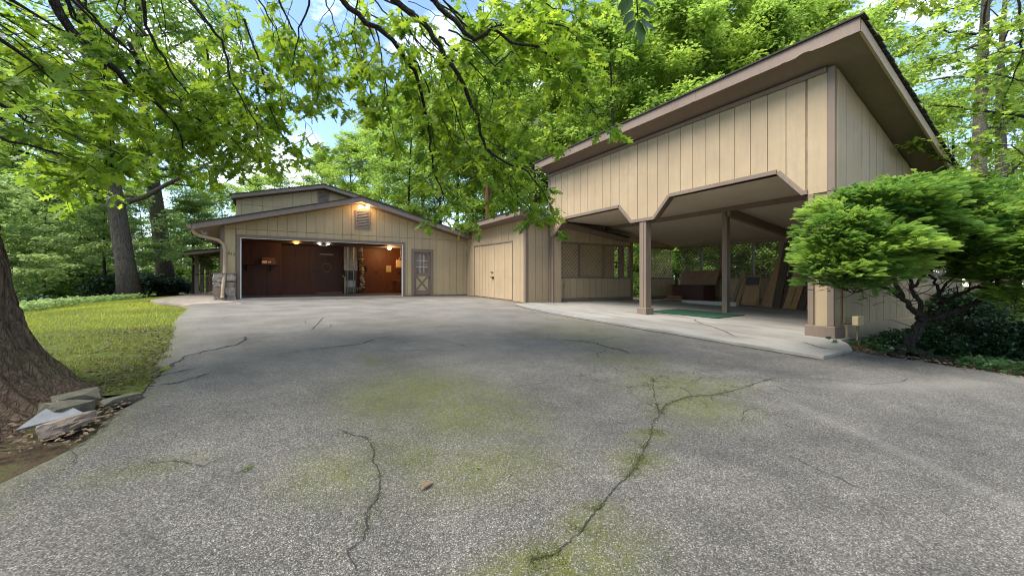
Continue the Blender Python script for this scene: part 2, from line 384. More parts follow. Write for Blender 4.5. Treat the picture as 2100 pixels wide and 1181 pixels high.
dm.f = [(j*NC+i, j*NC+i+1, (j+1)*NC+i+1, (j+1)*NC+i) for j in range(nr-1) for i in range(NC-1)]
drive = dm.build('driveway', M['asphalt'], smooth=True); tag(drive, kind='structure')
for nm, arr in (('moss', moss), ('paleness', paleness)):
    a_ = drive.data.attributes.new(nm, 'FLOAT', 'POINT'); a_.data.foreach_set('value', arr)
def dz(x, y): return drive_z(y)+.016*noise.noise(Vector((x*.5, y*.5, 0)))
# open cracks in the drive
def ribbon(P, wd, jit=.02, step=.04):
    q = []
    for (x0, y0), (x1, y1) in zip(P, P[1:]):
        n = max(1, int(math.hypot(x1-x0, y1-y0)/step))
        q += [(x0+(x1-x0)*i/n+R.uniform(-jit, jit), y0+(y1-y0)*i/n+R.uniform(-jit, jit)) for i in range(n)]
    q.append(P[-1]); m = MB(); k = len(q)
    for i, (x, y) in enumerate(q):
        dx = q[min(i+1, k-1)][0]-q[max(i-1, 0)][0]; dy = q[min(i+1, k-1)][1]-q[max(i-1, 0)][1]; l = math.hypot(dx, dy) or 1
        ww = wd*R.uniform(.35, 1.25)*min(1, .25+min(i, k-1-i)*.35)
        for s in (-1, 1): m.v.append((x-dy/l*ww*s/2, y+dx/l*ww*s/2, dz(x, y)+.005))
    m.f = [(2*i, 2*i+1, 2*i+3, 2*i+2) for i in range(k-1)]; return m
CR = [
 ([(-1.03,5.47),(-1.02,5.86),(-.99,6.12),(-.94,6.3),(-.96,6.52),(-.84,6.7),(-.6,7.0),(-.42,7.21),(-.36,7.65),(-.38,7.93)],.05),
 ([(-1.02,5.5),(-.87,5.62),(-.74,5.73)],.025), ([(-.94,5.08),(-.81,5.07),(-.68,5.23),(-.58,5.4)],.03),
 ([(-1.12,3.55),(-1.04,3.47),(-1.0,3.38),(-.97,3.27),(-.96,3.21)],.010),
 ([(-.64,3.12),(-.57,3.05),(-.49,3.04),(-.41,2.96),(-.33,2.88),(-.29,2.93),(-.23,2.97)],.012),
 ([(-.32,6.32),(-.05,6.12),(.44,6.36)],.016), ([(.44,6.36),(.7,6.43),(.97,6.44),(1.17,6.52),(1.4,6.85)],.045),
 ([(1.4,6.85),(1.65,7.01),(2.24,6.85),(2.66,7.03),(2.97,7.15)],.02), ([(.61,8.39),(.79,9.22),(.98,10.25)],.03),
 ([(.41,3.09),(.46,2.96),(.54,2.87),(.54,2.72),(.53,2.59),(.5,2.53),(.51,2.43),(.5,2.33),(.48,2.2),(.45,2.11),(.37,1.99),(.35,1.88),(.32,1.8),(.26,1.77),(.27,1.63)],.013),
 ([(4.11,5.56),(4.29,5.35),(4.42,5.06),(4.35,4.73),(4.39,4.5),(4.32,4.21)],.05),
 ([(2.39,2.12),(2.25,2.01),(2.03,1.87),(1.87,1.77),(1.73,1.69),(1.58,1.63),(1.46,1.57),(1.31,1.5),(1.22,1.45),(1.09,1.39),(.97,1.35),(.84,1.38)],.012),
 ([(2.39,2.12),(2.52,2.22),(2.67,2.29),(2.79,2.41),(3.01,2.64),(3.51,3.1)],.014),
 ([(2.67,2.29),(2.95,2.46),(3.32,2.52),(3.59,2.43),(3.96,2.44),(4.43,2.49),(4.73,2.52)],.014),
 ([(4.73,2.52),(4.93,2.41),(5.2,2.19),(5.35,1.9),(5.86,1.79),(6.15,1.83)],.016)]
for P, wd in CR: ribbon(P, wd*(.75 if wd > .02 else .55), max(.006, wd*.45), max(.018, wd*.9)).build('crack', M['crack'], drive)
fm = MB()
for i in range(46):      # hairline network round the mossy junction
    x, y = R.gauss(3.5, .55), R.gauss(2.9, .55); a = R.uniform(0, 6.3); P = [(x, y)]
    for k in range(R.randint(2, 4)):
        a += R.uniform(-.8, .8); x += .13*math.cos(a); y += .13*math.sin(a); P.append((x, y))
    r_ = ribbon(P, .007, .008, .03); fm.add(r_.v, r_.f)
for i in range(22):
    x, y = R.uniform(-.6, 6), R.uniform(4, 14); a = R.uniform(0, 6.3); P = [(x, y)]
    for k in range(R.randint(3, 7)):
        a += R.uniform(-.5, .5); x += .25*math.cos(a); y += .25*math.sin(a); P.append((x, y))
    if all(-1 < p[0] < 6.3 and p[1] < 16 for p in P): r_ = ribbon(P, .012, .02, .06); fm.add(r_.v, r_.f)
tag(fm.build('hairline_cracks', M['crack'], drive), kind='stuff')
# tan path running round the corner of the house
pm = MB(); pp0 = [(-1.4, 14.9, 1.3), (-2.2, 16.3, 1.7), (-2.65, 18, 1.8), (-2.75, 21, 1.7), (-2.6, 25, 2.0), (-2.5, 31, 2.0)]
pp = [tuple(float(np.interp(y, [q[1] for q in pp0], [q[k] for q in pp0])) for k in (0,))+(y, float(np.interp(y, [q[1] for q in pp0], [q[2] for q in pp0]))) for y in np.arange(14.9, 31, .35)]
for x, y, wd in pp:
    pm.v += [(x-wd/2-.02, y, G(x-wd/2, y)-.08), (x-wd/2, y, G(x-wd/2, y)+.010), (x, y, G(x, y)+.012), (x+wd/2, y, G(x+wd/2, y)+.010)]
pm.f = [(4*i+k, 4*i+k+1, 4*i+k+5, 4*i+k+4) for i in range(len(pp)-1) for k in range(3)]
tag(pm.build('path', M['path']), kind='structure')
# carport slab
slab = MB()
sl = [(6.45, 2.78), (7.5, 2.86), (8.0, 3.1), (8.35, 3.35), (15.2, 3.4), (15.2, 12.1), (8.3, 12.1), (7.5, 12.0), (6.9, 11.75), (6.62, 10.5), (6.42, 8), (6.38, 5.5)]
n = len(sl); slab.v = [(x, y, drive_z(y)+.045) for x, y in sl]+[(x, y, drive_z(y)-.15) for x, y in sl]
slab.f = [tuple(range(n)), tuple(range(n, 2*n))[::-1]]+[(i, (i+1) % n, n+(i+1) % n, n+i) for i in range(n)]
slab_o = slab.build('concrete_floor', M['concrete'], bevel=.01); tag(slab_o, kind='structure')
def sz(y): return drive_z(y)+.045
# dark gap along the slab edge
gp = ribbon([(6.38, 2.78), (6.32, 5.5), (6.36, 8), (6.56, 10.5), (6.85, 11.75)], .06, .012, .08)
gp.build('crack', M['crack'], drive)
for P, wd in (([(8.7, 6.4), (8.4, 6.2), (8.0, 5.7), (7.7, 5.2), (7.35, 4.75), (7.05, 4.45), (6.95, 4.3)], .05), ([(8.7, 6.4), (8.9, 7.2), (9.0, 8.2)], .03), ([(7.5, 3.55), (7.2, 3.2), (7.1, 2.95)], .05)):
    r_ = ribbon(P, wd, .01, .08); r_.v = [(x, y, sz(y)+.004) for x, y, z in r_.v]; r_.build('stain_line', M['stain'], slab_o)
# ------------------------------------------------------------------ buildings
def interp(poly, u):
    return float(np.interp(u, [p[0] for p in poly], [p[1] for p in poly]))
def boards(parent, ax, c, nrm, u0, u1, sp, bot, top, mat, off=0., th=.02, gap=.013, name='siding_board'):
    """vertical siding boards, one object each, cut to a bottom and a top outline"""
    k = math.floor((u0-off)/sp)
    while off+k*sp < u1-.01:
        a, b = off+k*sp, off+(k+1)*sp; k += 1
        a = a+gap/2 if a > u0+.02 else u0; b = b-gap/2 if b < u1-.02 else u1
        if b-a < .03: continue
        lo = [(a, interp(bot, a))]+[p for p in bot if a+1e-4 < p[0] < b-1e-4]+[(b, interp(bot, b))]
        hi = [(a, interp(top, a))]+[p for p in top if a+1e-4 < p[0] < b-1e-4]+[(b, interp(top, b))]
        pts = lo+hi[::-1]
        t = th*R.uniform(.85, 1.15)
        MB().prism(ax, pts, c-nrm*.004, c+nrm*t).build(name, mat, parent)
def wallp(parent, ax, c, nrm, bot, top, th=.1, name='wall', mat=None):
    return MB().prism(ax, bot+top[::-1], c-nrm*th, c).build(name, mat or M['groove'], parent)

# ======== carport
PX, PY0, PY1, PB = 8.4, 3.45, 12.0, 15.0       # front plane, near and far side, back plane
HD, AR, WT = CZ+1.575, CZ+2.06, CZ+3.72         # header, arch, wall top
cp = empty('carport', (PX, 7.7, 0), 'tan carport with two clipped-corner openings under a tall sloping roof', 'carport')
def flat(z, a, b): return [(a, z), (b, z)]
arch = [(3.87, HD), (3.96, HD), (4.39, AR), (6.87, AR), (7.35, HD), (8.14, HD), (8.60, AR), (11.05, AR), (11.68, HD), (11.75, HD)]
fb = [(3.45, HD)]+arch+[(12.0, HD)]
wallp(cp, 'X', PX, -1, [(3.87, HD+.001)]+arch[1:], flat(WT, 3.87, 11.75), .12)
boards(cp, 'X', PX, -1, 3.86, 11.76, .335, [(3.86, HD+.02)]+[(u, z+.02) for u, z in arch]+[(11.76, HD+.02)], flat(WT, 3.86, 11.76), M['siding'], 3.56)
# corner posts: boxed, tan panel between two brown stiles, brown plinth
def corner_post(y0, y1, face_top, plinth=True):
    zb = sz((y0+y1)/2)
    p = MB().box(PX+.012, PX+.34, y0, y1, zb, WT).build('corner_post', M['siding'], cp)
    for a, b in ((y0-.012, y0+.09), (y1-.09, y1+.004)):
        MB().box(PX-.026, PX+.03, a, b, zb+(.2 if plinth else 0), face_top).build('stile', M['trim'], p, bevel=.006)
    if plinth: MB().box(PX-.06, PX+.36, y0-.045, y1+.04, zb-.02, zb+.2).build('plinth', M['trim'], p, bevel=.012)
    return p
cpn = corner_post(3.47, 3.86, HD)
cpf = corner_post(11.76, 11.99, HD, False)
MB().box(PX-.022, PX+.013, 3.56, 3.86, HD, WT).build('siding_board', M['siding'], cp)
MB().box(PX-.022, PX+.013, 11.76, 11.9, HD, WT).build('siding_board', M['siding'], cp)
MB().box(PX-.034, PX+.02, 3.44, 3.555, HD, WT-.002).build('corner_trim', M['trim'], cp, bevel=.006)
MB().box(PX-.034, PX+.02, 11.9, 12.02, HD, WT-.002).build('corner_trim', M['trim'], cp, bevel=.006)
# arch trim: mitred bands
for (u0, z0), (u1, z1) in zip(arch, arch[1:]):
    du, dv = u1-u0, z1-z0; l = math.hypot(du, dv)
    if l < .03: continue
    nu, nv = -dv/l*.085, du/l*.085; e = .03/l if abs(dv) < .01 else 0
    MB().prism('X', [(u0, z0), (u1, z1), (u1+nu*.9, z1+nv), (u0+nu*.9, z0+nv)], PX-.05-R.uniform(0, .004), PX+.13).build('opening_trim', M['trim'], cp, bevel=.004)
MB().box(PX-.048, PX+.13, 3.86, 3.97, HD, HD+.085).build('opening_trim', M['trim'], cp)
# middle post
cm = MB().box(PX-.03, PX+.17, 7.62, 7.84, sz(7.7), HD).build('post', M['trim'], cp, bevel=.008)
MB().box(PX-.075, PX+.215, 7.575, 7.885, sz(7.7)-.01, sz(7.7)+.17).build('plinth', M['trim'], cm, bevel=.012)
MB().box(PX-.045, PX-.029, 7.70, 7.76, sz(7.7)+.17, HD-.02).build('stile', M['trim'], cm)
# inside post
MB().box(11.0, 11.15, 7.1, 7.25, sz(7.2), CZ+2.05).build('post', M['trim'], cp, bevel=.006)
# side, rear walls: half wall, lattice, boards above
LB, LT = CZ+.17, CZ+1.38
SL = .35
XB = 12.9
def roof_z(x): return WT-.40*(x-PX) if x < XB else WT-.40*(XB-PX)-.19*(x-XB)
def ceil_z(x): return CZ+2.09 if x < 11 else CZ+2.06-.145*(x-11)
def lattice(parent, ax, c, u0, u1, z0, z1, parent_dark=False, pitch=.15, wd=.031):
    m = MB()
    for s, off in ((1, 0), (-1, .009)):
        k0 = -math.ceil((z1-z0)/pitch)-1; k1 = math.ceil((u1-u0)/pitch)+1
        for k in range(k0 if s > 0 else 0, k1 if s > 0 else k1-k0+2):
            ua = u0+k*pitch                                     # u at z0
            P0, P1 = [ua, z0], [ua+s*(z1-z0), z1]
            def cl(p, q):
                if p[0] < u0: f = (u0-p[0])/(q[0]-p[0]) if q[0] != p[0] else 2; return [u0, p[1]+f*(q[1]-p[1])] if 0 <= f <= 1 else None
                if p[0] > u1: f = (u1-p[0])/(q[0]-p[0]) if q[0] != p[0] else 2; return [u1, p[1]+f*(q[1]-p[1])] if 0 <= f <= 1 else None
                return p
            a, b = cl(P0, P1), cl(P1, P0)
            if not a or not b or abs(a[1]-b[1]) < .02: continue
            h = wd*.7071
            pts = [(max(u0, min(u1, a[0]-h)), a[1]), (max(u0, min(u1, a[0]+h)), a[1]), (max(u0, min(u1, b[0]+h)), b[1]), (max(u0, min(u1, b[0]-h)), b[1])]
            m.prism(ax, pts, c+off, c+off+.008)
    o = m.build('lattice_panel', M['trim'] if ax == 'X' or parent_dark else M['siding'], parent); tag(o, kind='stuff')  # rear panels painted darker: their backlit shade is put into the colour
    return o
def latticed_wall(ax, c, nrm, bays, upper, mat=M['siding'], base=None, ends=None):
    """bays: list of (u0,u1); posts fill the spaces between"""
    a, b = bays[0][0], bays[-1][1]
    ul = [(a, upper(a))]+([(10.99, upper(10.99)), (11.0, upper(11.0))] if ax == 'Y' and a < 11 < b else [])+[(b, upper(b))]
    zb = (lambda u: sz(u if ax == 'X' else c))
    sp = .3
    for side in (nrm, -nrm):
        cc = c if side == nrm else c-nrm*.09
        boards(cp, ax, cc, side, a, b, sp, [(a, zb(a)+.12), (b, zb(b)+.12)], flat(LB-.05, a, b), mat)
        boards(cp, ax, cc, side, a, b, sp, flat(LT+.05, a, b), ul, mat)
    wallp(cp, ax, c-nrm*.01, nrm, [(a, zb(a)), (b, zb(b))], flat(LB-.05, a, b), .07)
    wallp(cp, ax, c-nrm*.01, nrm, flat(LT+.05, a, b), ul, .07)
    if ax == 'X': base_b = lambda u0, u1, z0, z1, d: MB().box(c-.11, c+.03, u0, u1, z0, z1)
    else: base_b = lambda u0, u1, z0, z1, d: MB().box(u0, u1, c-.11 if nrm > 0 else c-.03, c+.03 if nrm > 0 else c+.11, z0, z1)
    base_b(a, b, min(zb(a), zb(b))-.02, max(zb(a), zb(b))+.13, 0).build('skirting_board', M['trim'], cp)
    base_b(a, b, LB-.05, LB, 0).build('lattice_rail', M['trim'], cp); base_b(a, b, LT, LT+.05, 0).build('lattice_rail', M['trim'], cp)
    for i, (u0, u1) in enumerate(bays):
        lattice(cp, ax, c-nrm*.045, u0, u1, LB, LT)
        if i+1 < len(bays): base_b(u1, bays[i+1][0], LB-.0, LT+.0, 0).build('lattice_post', M['trim'], cp)
# far side wall (faces the camera), with a doorway in it
latticed_wall('Y', PY1, -1, [(8.78, 9.72), (9.76, 10.9), (10.94, 11.75), (11.95, 12.3)], lambda u: ceil_z(u)+.03)
boards(cp, 'Y', PY1, -1, 12.3, 13.15, .3, flat(CZ+1.55, 12.3, 13.15), [(12.3, ceil_z(12.3)), (13.15, ceil_z(13.15))], M['siding'])
latticed_wall('Y', PY1, -1, [(13.15, 14.85)], lambda u: ceil_z(u)+.03)
for x0, x1 in ((12.28, 12.42), (13.05, 13.18)): MB().box(x0, x1, PY1-.04, PY1+.13, sz(12), CZ+1.56).build('door_post', M['trim'], cp)
# back wall
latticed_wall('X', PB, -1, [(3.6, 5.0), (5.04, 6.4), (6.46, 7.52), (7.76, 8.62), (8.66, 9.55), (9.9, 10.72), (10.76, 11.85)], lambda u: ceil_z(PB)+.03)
# near side wall (faces the camera): tall board siding cut by the roof slope
a, b = PX+.02, PB
boards(cp, 'Y', PY0, -1, PX+.05, 14.4, .31, flat(CZ+1.6, a, b), [(a, roof_z(a)-.02), (XB, roof_z(XB)-.02), (14.4, roof_z(14.4)-.02)], M['siding'], PX+.05)
boards(cp, 'Y', PY0, -1, PX+.30, PB, .31, [(a, .42), (b, .32)], flat(LB-.04, a, b), M['siding'], PX+.05)
boards(cp, 'Y', PY0+.09, 1, PX+.36, PB, .31, flat(CZ+1.6, a, b), [(a, ceil_z(a)), (11, ceil_z(11)), (b, ceil_z(b))], M['siding'])
boards(cp, 'Y', PY0+.09, 1, PX+.36, PB, .31, flat(.25, a, b), flat(LB-.04, a, b), M['siding'])
wallp(cp, 'Y', PY0+.004, -1, flat(CZ+1.6, a, 14.4), [(a, roof_z(a)-.01), (XB, roof_z(XB)-.01), (14.4, roof_z(14.4)-.01)], .08)
wallp(cp, 'Y', PY0+.004, -1, flat(.1, a+.3, b), flat(LB-.04, a+.3, b), .08)
MB().box(PX+.3, PB, PY0-.06, PY0+.02, .02, .40).build('skirting_board', M['siding'], cp, bevel=.006)
MB().box(PX+.3, PB, PY0-.035, PY0+.12, LB-.04, LB+.02).build('lattice_rail', M['trim'], cp)
MB().box(PX+.02, PB, PY0-.04, PY0+.12, CZ+1.53, CZ+1.6).build('lattice_rail', M['trim'], cp)
for u0, u1 in ((8.75, 10.6), (10.7, 12.7), (12.8, 14.85)): lattice(cp, 'Y', PY0+.03, u0, u1, LB+.02, CZ+1.53)
for u in (8.7, 10.6, 12.7, 14.85): MB().box(u, u+.1, PY0-.02, PY0+.1, LB, CZ+1.55).build('lattice_post', M['trim'], cp)
# ceiling: flat front bay, sloping rear bay, rafters
MB().box(PX+.12, 11.0, PY0+.09, PY1+.02, CZ+2.09, CZ+2.13).build('ceiling', M['ceiling'], cp)
MB().prism('Y', [(11.0, CZ+2.06), (PB+.02, ceil_z(PB+.02)), (PB+.02, ceil_z(PB)+.04), (11.0, CZ+2.12)], PY0+.09, PY1+.02).build('ceiling', M['ceiling'], cp)
for y in (7.0, 4.6):
    MB().prism('Y', [(11.0, CZ+2.05), (PB-.02, ceil_z(PB)-.01), (PB-.02, ceil_z(PB)-.17), (11.0, CZ+1.82)], y, y+.14).build('rafter', M['trim'], cp)
MB().box(10.98, 11.12, PY0+.1, PY1, CZ+1.97, CZ+2.088).build('ceiling_beam', M['trim'], cp)
# roof: deck, soffit, fascia boards, shingle courses
OV = .5; XF, YN, YF = PX-OV, 2.91, 12.15
zt = lambda x: roof_z(x)+.03
MB().prism('Y', [(XF+.03, zt(XF)), (XB, zt(XB)), (PB+.5, zt(PB+.5)), (PB+.5, zt(PB+.5)+.1), (XB, zt(XB)+.12), (XF+.03, zt(XF)+.13)], YN+.03, YF-.02).build('soffit', M['soffit'], cp)
MB().box(PX-.06, PX-.002, 3.56, 12.0, WT-.07, WT+.01).build('frieze_board', M['trim'], cp)
# front fascia in three lengths, bottom edge chewed by rot
rr = random.Random(3)
for y0, y1 in ((YN, 5.8), (5.803, 8.9), (8.903, YF)):
    nseg = 44; lo = []
    for i in range(nseg+1):
        y = y0+(y1-y0)*i/nseg
        lo.append((y, roof_z(XF)-.035+(max(0, noise.noise(Vector((y*2.3, 7, 0)))-.28)*.10+max(0, noise.noise(Vector((y*13, 2, 0)))-.25)*.03 if 0 < i < nseg else 0)))
    MB().prism('X', lo+[(y1, roof_z(XF)+.19), (y0, roof_z(XF)+.19)], XF-.012, XF+.028).build('fascia_board', M['fascia'], cp)
for x0, x1 in ((XF+.03, 10.4), (10.403, XB), (XB+.003, PB+.5)):
    MB().prism('Y', [(x0, zt(x0)-.05), (x1, zt(x1)-.05), (x1, zt(x1)+.13), (x0, zt(x0)+.13)], YN-.012, YN+.028).build('fascia_board', M['door_tan'], cp)
sh = MB(); x = XF-.05; rng = random.Random(5)
while x < PB+.5:
    y = YN-.05-rng.uniform(0, .03)
    while y < YF:
        y2 = min(y+rng.uniform(.28, .36), YF+.04)
        d = rng.uniform(0, .012); z0 = roof_z(x)+.165; x1 = x+.19
        sh.add([(x, y, z0+.002), (x+.0, y2-.006, z0+.002), (x1, y2-.006, z0-.19*.40+.03+d), (x1, y, z0-.19*.40+.03+d), (x, y, z0+.028), (x, y2-.006, z0+.028), (x1, y2-.006, z0-.19*.40+.045+d), (x1, y, z0-.19*.40+.045+d)],
               [(0,1,2,3),(4,7,6,5),(0,4,5,1),(1,5,6,2),(2,6,7,3),(3,7,4,0)])
        y = y2
    x += .16
tag(sh.build('roof_shingles', M['shingle'], cp), kind='stuff')
MB().box(XF-.03, XF+.0, YN-.03, YF, roof_z(XF)+.19, roof_z(XF)+.215).build('drip_edge', M['shingle'], cp)
MB().box(PX-.02-.02, PX-.02, 11.3, 11.38, CZ-.3, CZ-.2)
ob = MB().box(9.0, 9.08, 11.93, 11.985, CZ-.20, CZ-.10).build('outlet_box', M['galv'], cp)

# ======== storage shed between carport and house
SX, SY0, SY1 = 7.47, 12.06, 17.0
SW = CZ+2.13
sd = empty('storage_shed', (SX, 14.5, 0), 'tan lean-to shed with wide plank door between house and carport', 'shed')
wallp(sd, 'X', SX, -1, [(SY0, .36), (SY1, .5)], flat(SW, SY0, SY1), .1)
DY0, DY1 = 12.95, 16.15; DT0, DT1 = CZ+1.42, CZ+1.48
sb = [(SY0, .44), (DY0-.05, .50)]; 
boards(sd, 'X', SX, -1, SY0+.1, DY0-.05, .27, [(SY0, .44), (DY0, .47)], flat(SW, SY0, DY0), M['siding'], DY0)
boards(sd, 'X', SX, -1, DY0-.05, DY1+.05, .27, [(DY0-.05, DT0+.05), (DY1+.05, DT1+.05)], flat(SW, DY0-.05, DY1+.05), M['siding'], DY0)
boards(sd, 'X', SX, -1, DY1+.05, SY1-.03, .27, [(DY1, .545), (SY1, .56)], flat(SW, DY1, SY1), M['siding'], DY0)
dr = MB().prism('X', [(DY0, .50), (DY1, .56), (DY1, DT1), (DY0, DT0)], SX-.002, SX+.002).build('door', M['groove'], sd)
boards(dr, 'X', SX, -1, DY0+.012, DY1-.012, .27, [(DY0, .50), (DY1, .57)], [(DY0, DT0-.012), (DY1, DT1-.012)], M['door_tan'], DY0+.012, .024, .01, 'door_board')
MB().box(SX-.06, SX-.02, 14.42, 14.62, CZ+.37, CZ+.40).build('hasp', M['galv'], dr)
hp = MB().box(SX-.04, SX-.02, 14.36, 14.54, CZ+.13, CZ+.20); hp.tube([(SX-.04, 14.38, CZ+.17), (SX-.09, 14.38, CZ+.17), (SX-.09, 14.56, CZ+.18)], .014, 8); hp.build('handle', M['black'], dr)
MB().prism('X', [(DY0-.05, .47), (DY0, .47), (DY0, DT0), (DY0-.05, DT0)], SX-.036, SX+.01).build('door_trim', M['trim'], sd)
MB().prism('X', [(DY0-.05, DT0), (DY1+.05, DT1), (DY1+.05, DT1+.05), (DY0-.05, DT0+.05)], SX-.038, SX+.01).build('door_trim', M['trim'], sd)
MB().prism('X', [(DY1+.004, .55), (DY1+.03, .55), (DY1+.03, DT1), (DY1+.004, DT1)], SX-.03, SX+.01).build('door_trim', M['trim'], sd)
MB().box(SX-.036, SX+.08, SY0-.036, SY0+.1, .40, SW).build('corner_trim', M['trim'], sd, bevel=.006)
MB().box(SX-.03, SX+.02, SY1-.035, SY1-.023, .54, SW).build('corner_trim', M['trim'], sd)
wallp(sd, 'Y', SY0, -1, flat(.38, SX+.02, 11.5), [(SX+.02, SW), (11.5, SW-.5)], .1)
boards(sd, 'Y', SY0, -1, SX+.08, PX+.2, .3, flat(.52, SX, 11), flat(SW, SX, 11), M['siding'], SX+.08)
MB().box(SX+.08, PX+.2, SY0-.032, SY0+.02, .38, .515).build('skirting_board', M['siding'], sd)
MB().box(11.4, 11.5, SY0+.1, 18, .3, SW-.5).build('wall', M['siding'], sd)
MB().box(SX+.1, 11.4, 17.9, 18, .3, SW-.6).build('wall', M['siding'], sd)
sx0 = SX-.5; sl_ = .13; sy0 = 11.63; z0 = CZ+2.18
srz = lambda x: z0-sl_*(x-sx0)
MB().prism('Y', [(sx0+.025, srz(sx0)+.01), (11.9, srz(11.9)+.01), (11.9, srz(11.9)+.13), (sx0+.025, srz(sx0)+.14)], sy0+.03, 17.35).build('soffit', M['soffit'], sd)
MB().box(sx0-.012, sx0+.024, sy0-.012, 17.35, z0-.005, z0+.165).build('fascia_board', M['fascia'], sd, bevel=.004)
MB().prism('Y', [(sx0+.026, srz(sx0)-.005), (PX-.06, srz(PX)-.005), (PX-.06, srz(PX)+.15), (sx0+.026, srz(sx0)+.16)], sy0-.01, sy0+.028).build('fascia_board', M['trim'], sd)
MB().prism('Y', [(sx0-.04, srz(sx0)+.17), (11.9, srz(11.9)+.15), (11.9, srz(11.9)+.18), (sx0-.04, srz(sx0)+.2)], sy0-.04, 17.36).build('roof', M['shingle'], sd)

# ======== garage end of the house
GX0, GX1, GY = -1.5, SX-.03, 17.0
GF = .58
hs = empty('house', (2.5, 20, 0), 'low tan gabled house with open double garage and warm flood lights', 'house')
PKX, PKZ, GS = 2.92, CZ+3.2, .264
def gz(x): return PKZ-GS*abs(x-PKX)                  # top of the rake boards
def gw(x): return gz(x)-.17
OX0, OX1, OH = -.97, 4.61, CZ+1.515
EX0, EX1, EH = 5.02, 5.84, CZ+1.30
SEAM = CZ+1.8
top_l = [(GX0, gw(GX0)), (PKX, gw(PKX)), (GX1, gw(GX1))]
# structural wall pieces
MB().box(GX0, OX0, GY, GY+.12, .45, OH).build('wall', M['groove'], hs); MB().box(OX1, EX0, GY, GY+.12, .45, OH).build('wall', M['groove'], hs)
MB().box(EX1, GX1, GY, GY+.12, .45, OH).build('wall', M['groove'], hs); MB().box(EX0, EX1, GY, GY+.12, EH, OH).build('wall', M['groove'], hs)
MB().prism('Y', [(GX0, OH), (GX1, OH), (GX1, gw(GX1)), (PKX, gw(PKX)), (GX0, gw(GX0))], GY, GY+.12).build('wall', M['groove'], hs)
hm = M['siding_house']; sp = .31
boards(hs, 'Y', GY, -1, GX0+.09, GX1, sp, flat(SEAM+.008, GX0, GX1), top_l, hm, GX0+.09, .02, .012)
boards(hs, 'Y', GY, -1, OX0-.1, OX1+.1, sp, flat(OH+.1, OX0-.1, OX1+.1), flat(SEAM-.008, OX0-.1, OX1+.1), hm, GX0+.09)
boards(hs, 'Y', GY, -1, GX0+.09, OX0-.1, sp, flat(CZ+.27, GX0, OX0), flat(SEAM-.008, GX0, OX0), hm, GX0+.09)
boards(hs, 'Y', GY, -1, OX1+.1, EX0-.06, sp, flat(.60, OX1, EX0), flat(SEAM-.008, OX1, EX0), hm, GX0+.09)
boards(hs, 'Y', GY, -1, EX0-.06, EX1+.06, sp, flat(EH+.06, EX0-.06, EX1+.06), flat(SEAM-.008, EX0-.06, EX1+.06), hm, GX0+.09)
boards(hs, 'Y', GY, -1, EX1+.06, GX1, sp, flat(.60, EX1, GX1), flat(SEAM-.008, EX1, GX1), hm, GX0+.09)
MB().box(GX0-.025, GX0+.085, GY-.028, GY+.1, CZ+.3, gw(GX0)).build('corner_trim', M['trim'], hs)
# garage opening: brown casing, white stops, threshold
MB().box(OX0-.10, OX0, GY-.045, GY+.13, GF-.03, OH+.1).build('garage_casing', M['trim'], hs, bevel=.006)
MB().box(OX1, OX1+.10, GY-.045, GY+.13, GF-.03, OH+.1).build('garage_casing', M['trim'], hs, bevel=.006)
MB().box(OX0, OX1, GY-.045, GY+.13, OH, OH+.1).build('garage_casing', M['trim'], hs, bevel=.006)
MB().box(OX0+.001, OX0+.032, GY-.02, GY+.05, GF, OH-.001).build('weather_strip', M['white'], hs)
MB().box(OX1-.032, OX1-.001, GY-.02, GY+.05, GF, OH-.001).build('weather_strip', M['white'], hs)
MB().box(OX0+.032, OX1-.032, GY-.02, GY+.03, OH-.02, OH-.001).build('weather_strip', M['white'], hs)
MB().box(OX0, OX1, GY-.07, GY+.06, GF-.06, GF+.006).build('threshold', M['concrete_block'], hs)
# sectional door rolled up under the ceiling
for k in range(4): MB().box(OX0+.05, OX1-.05, GY+.25+k*.56, GY+.25+k*.56+.55, CZ+1.60, CZ+1.64).build('door_panel', M['dark_wood'], hs)
# entry door with nine panes and a cross-braced lower panel
ed = MB(); dx0, dx1 = EX0+.06, EX1-.06; zf, zt_ = GF+.02, EH-.06
ed.box(dx0, dx0+.1, GY+.03, GY+.07, zf, zt_).box(dx1-.1, dx1, GY+.03, GY+.07, zf, zt_).box(dx0+.1, dx1-.1, GY+.03, GY+.07, zf, zf+.2).box(dx0+.1, dx1-.1, GY+.03, GY+.07, CZ+.24, CZ+.36).box(dx0+.1, dx1-.1, GY+.03, GY+.07, zt_-.09, zt_)
edo = ed.build('entry_door', M['trim'], hs, bevel=.004)
MB().box(dx0+.1, dx1-.1, GY+.04, GY+.06, zf+.2, CZ+.24).build('door_panel', M['siding_house'], edo)
pz0, pz1, px0, px1 = zf+.2, CZ+.24, dx0+.1, dx1-.1
for s in (0, 1):
    (ua, ub) = (px0, px1) if s else (px1, px0)
    d = Vector((ub-ua, pz1-pz0)).normalized(); nn = Vector((-d.y, d.x))*.04
    MB().prism('Y', [(ua+nn.x, pz0+nn.y), (ua-nn.x, pz0-nn.y), (ub-nn.x, pz1-nn.y), (ub+nn.x, pz1+nn.y)], GY+.028+s*.004, GY+.05).build('cross_brace', M['trim'], edo)
wz0, wz1 = CZ+.36, zt_-.09
for i in range(3):
    for j in range(3):
        a_ = px0+(px1-px0)*i/3; b_ = wz0+(wz1-wz0)*j/3
        MB().box(a_+.008, a_+(px1-px0)/3-.008, GY+.047, GY+.052, b_+.008, b_+(wz1-wz0)/3-.008).build('pane', M['glass'], edo)
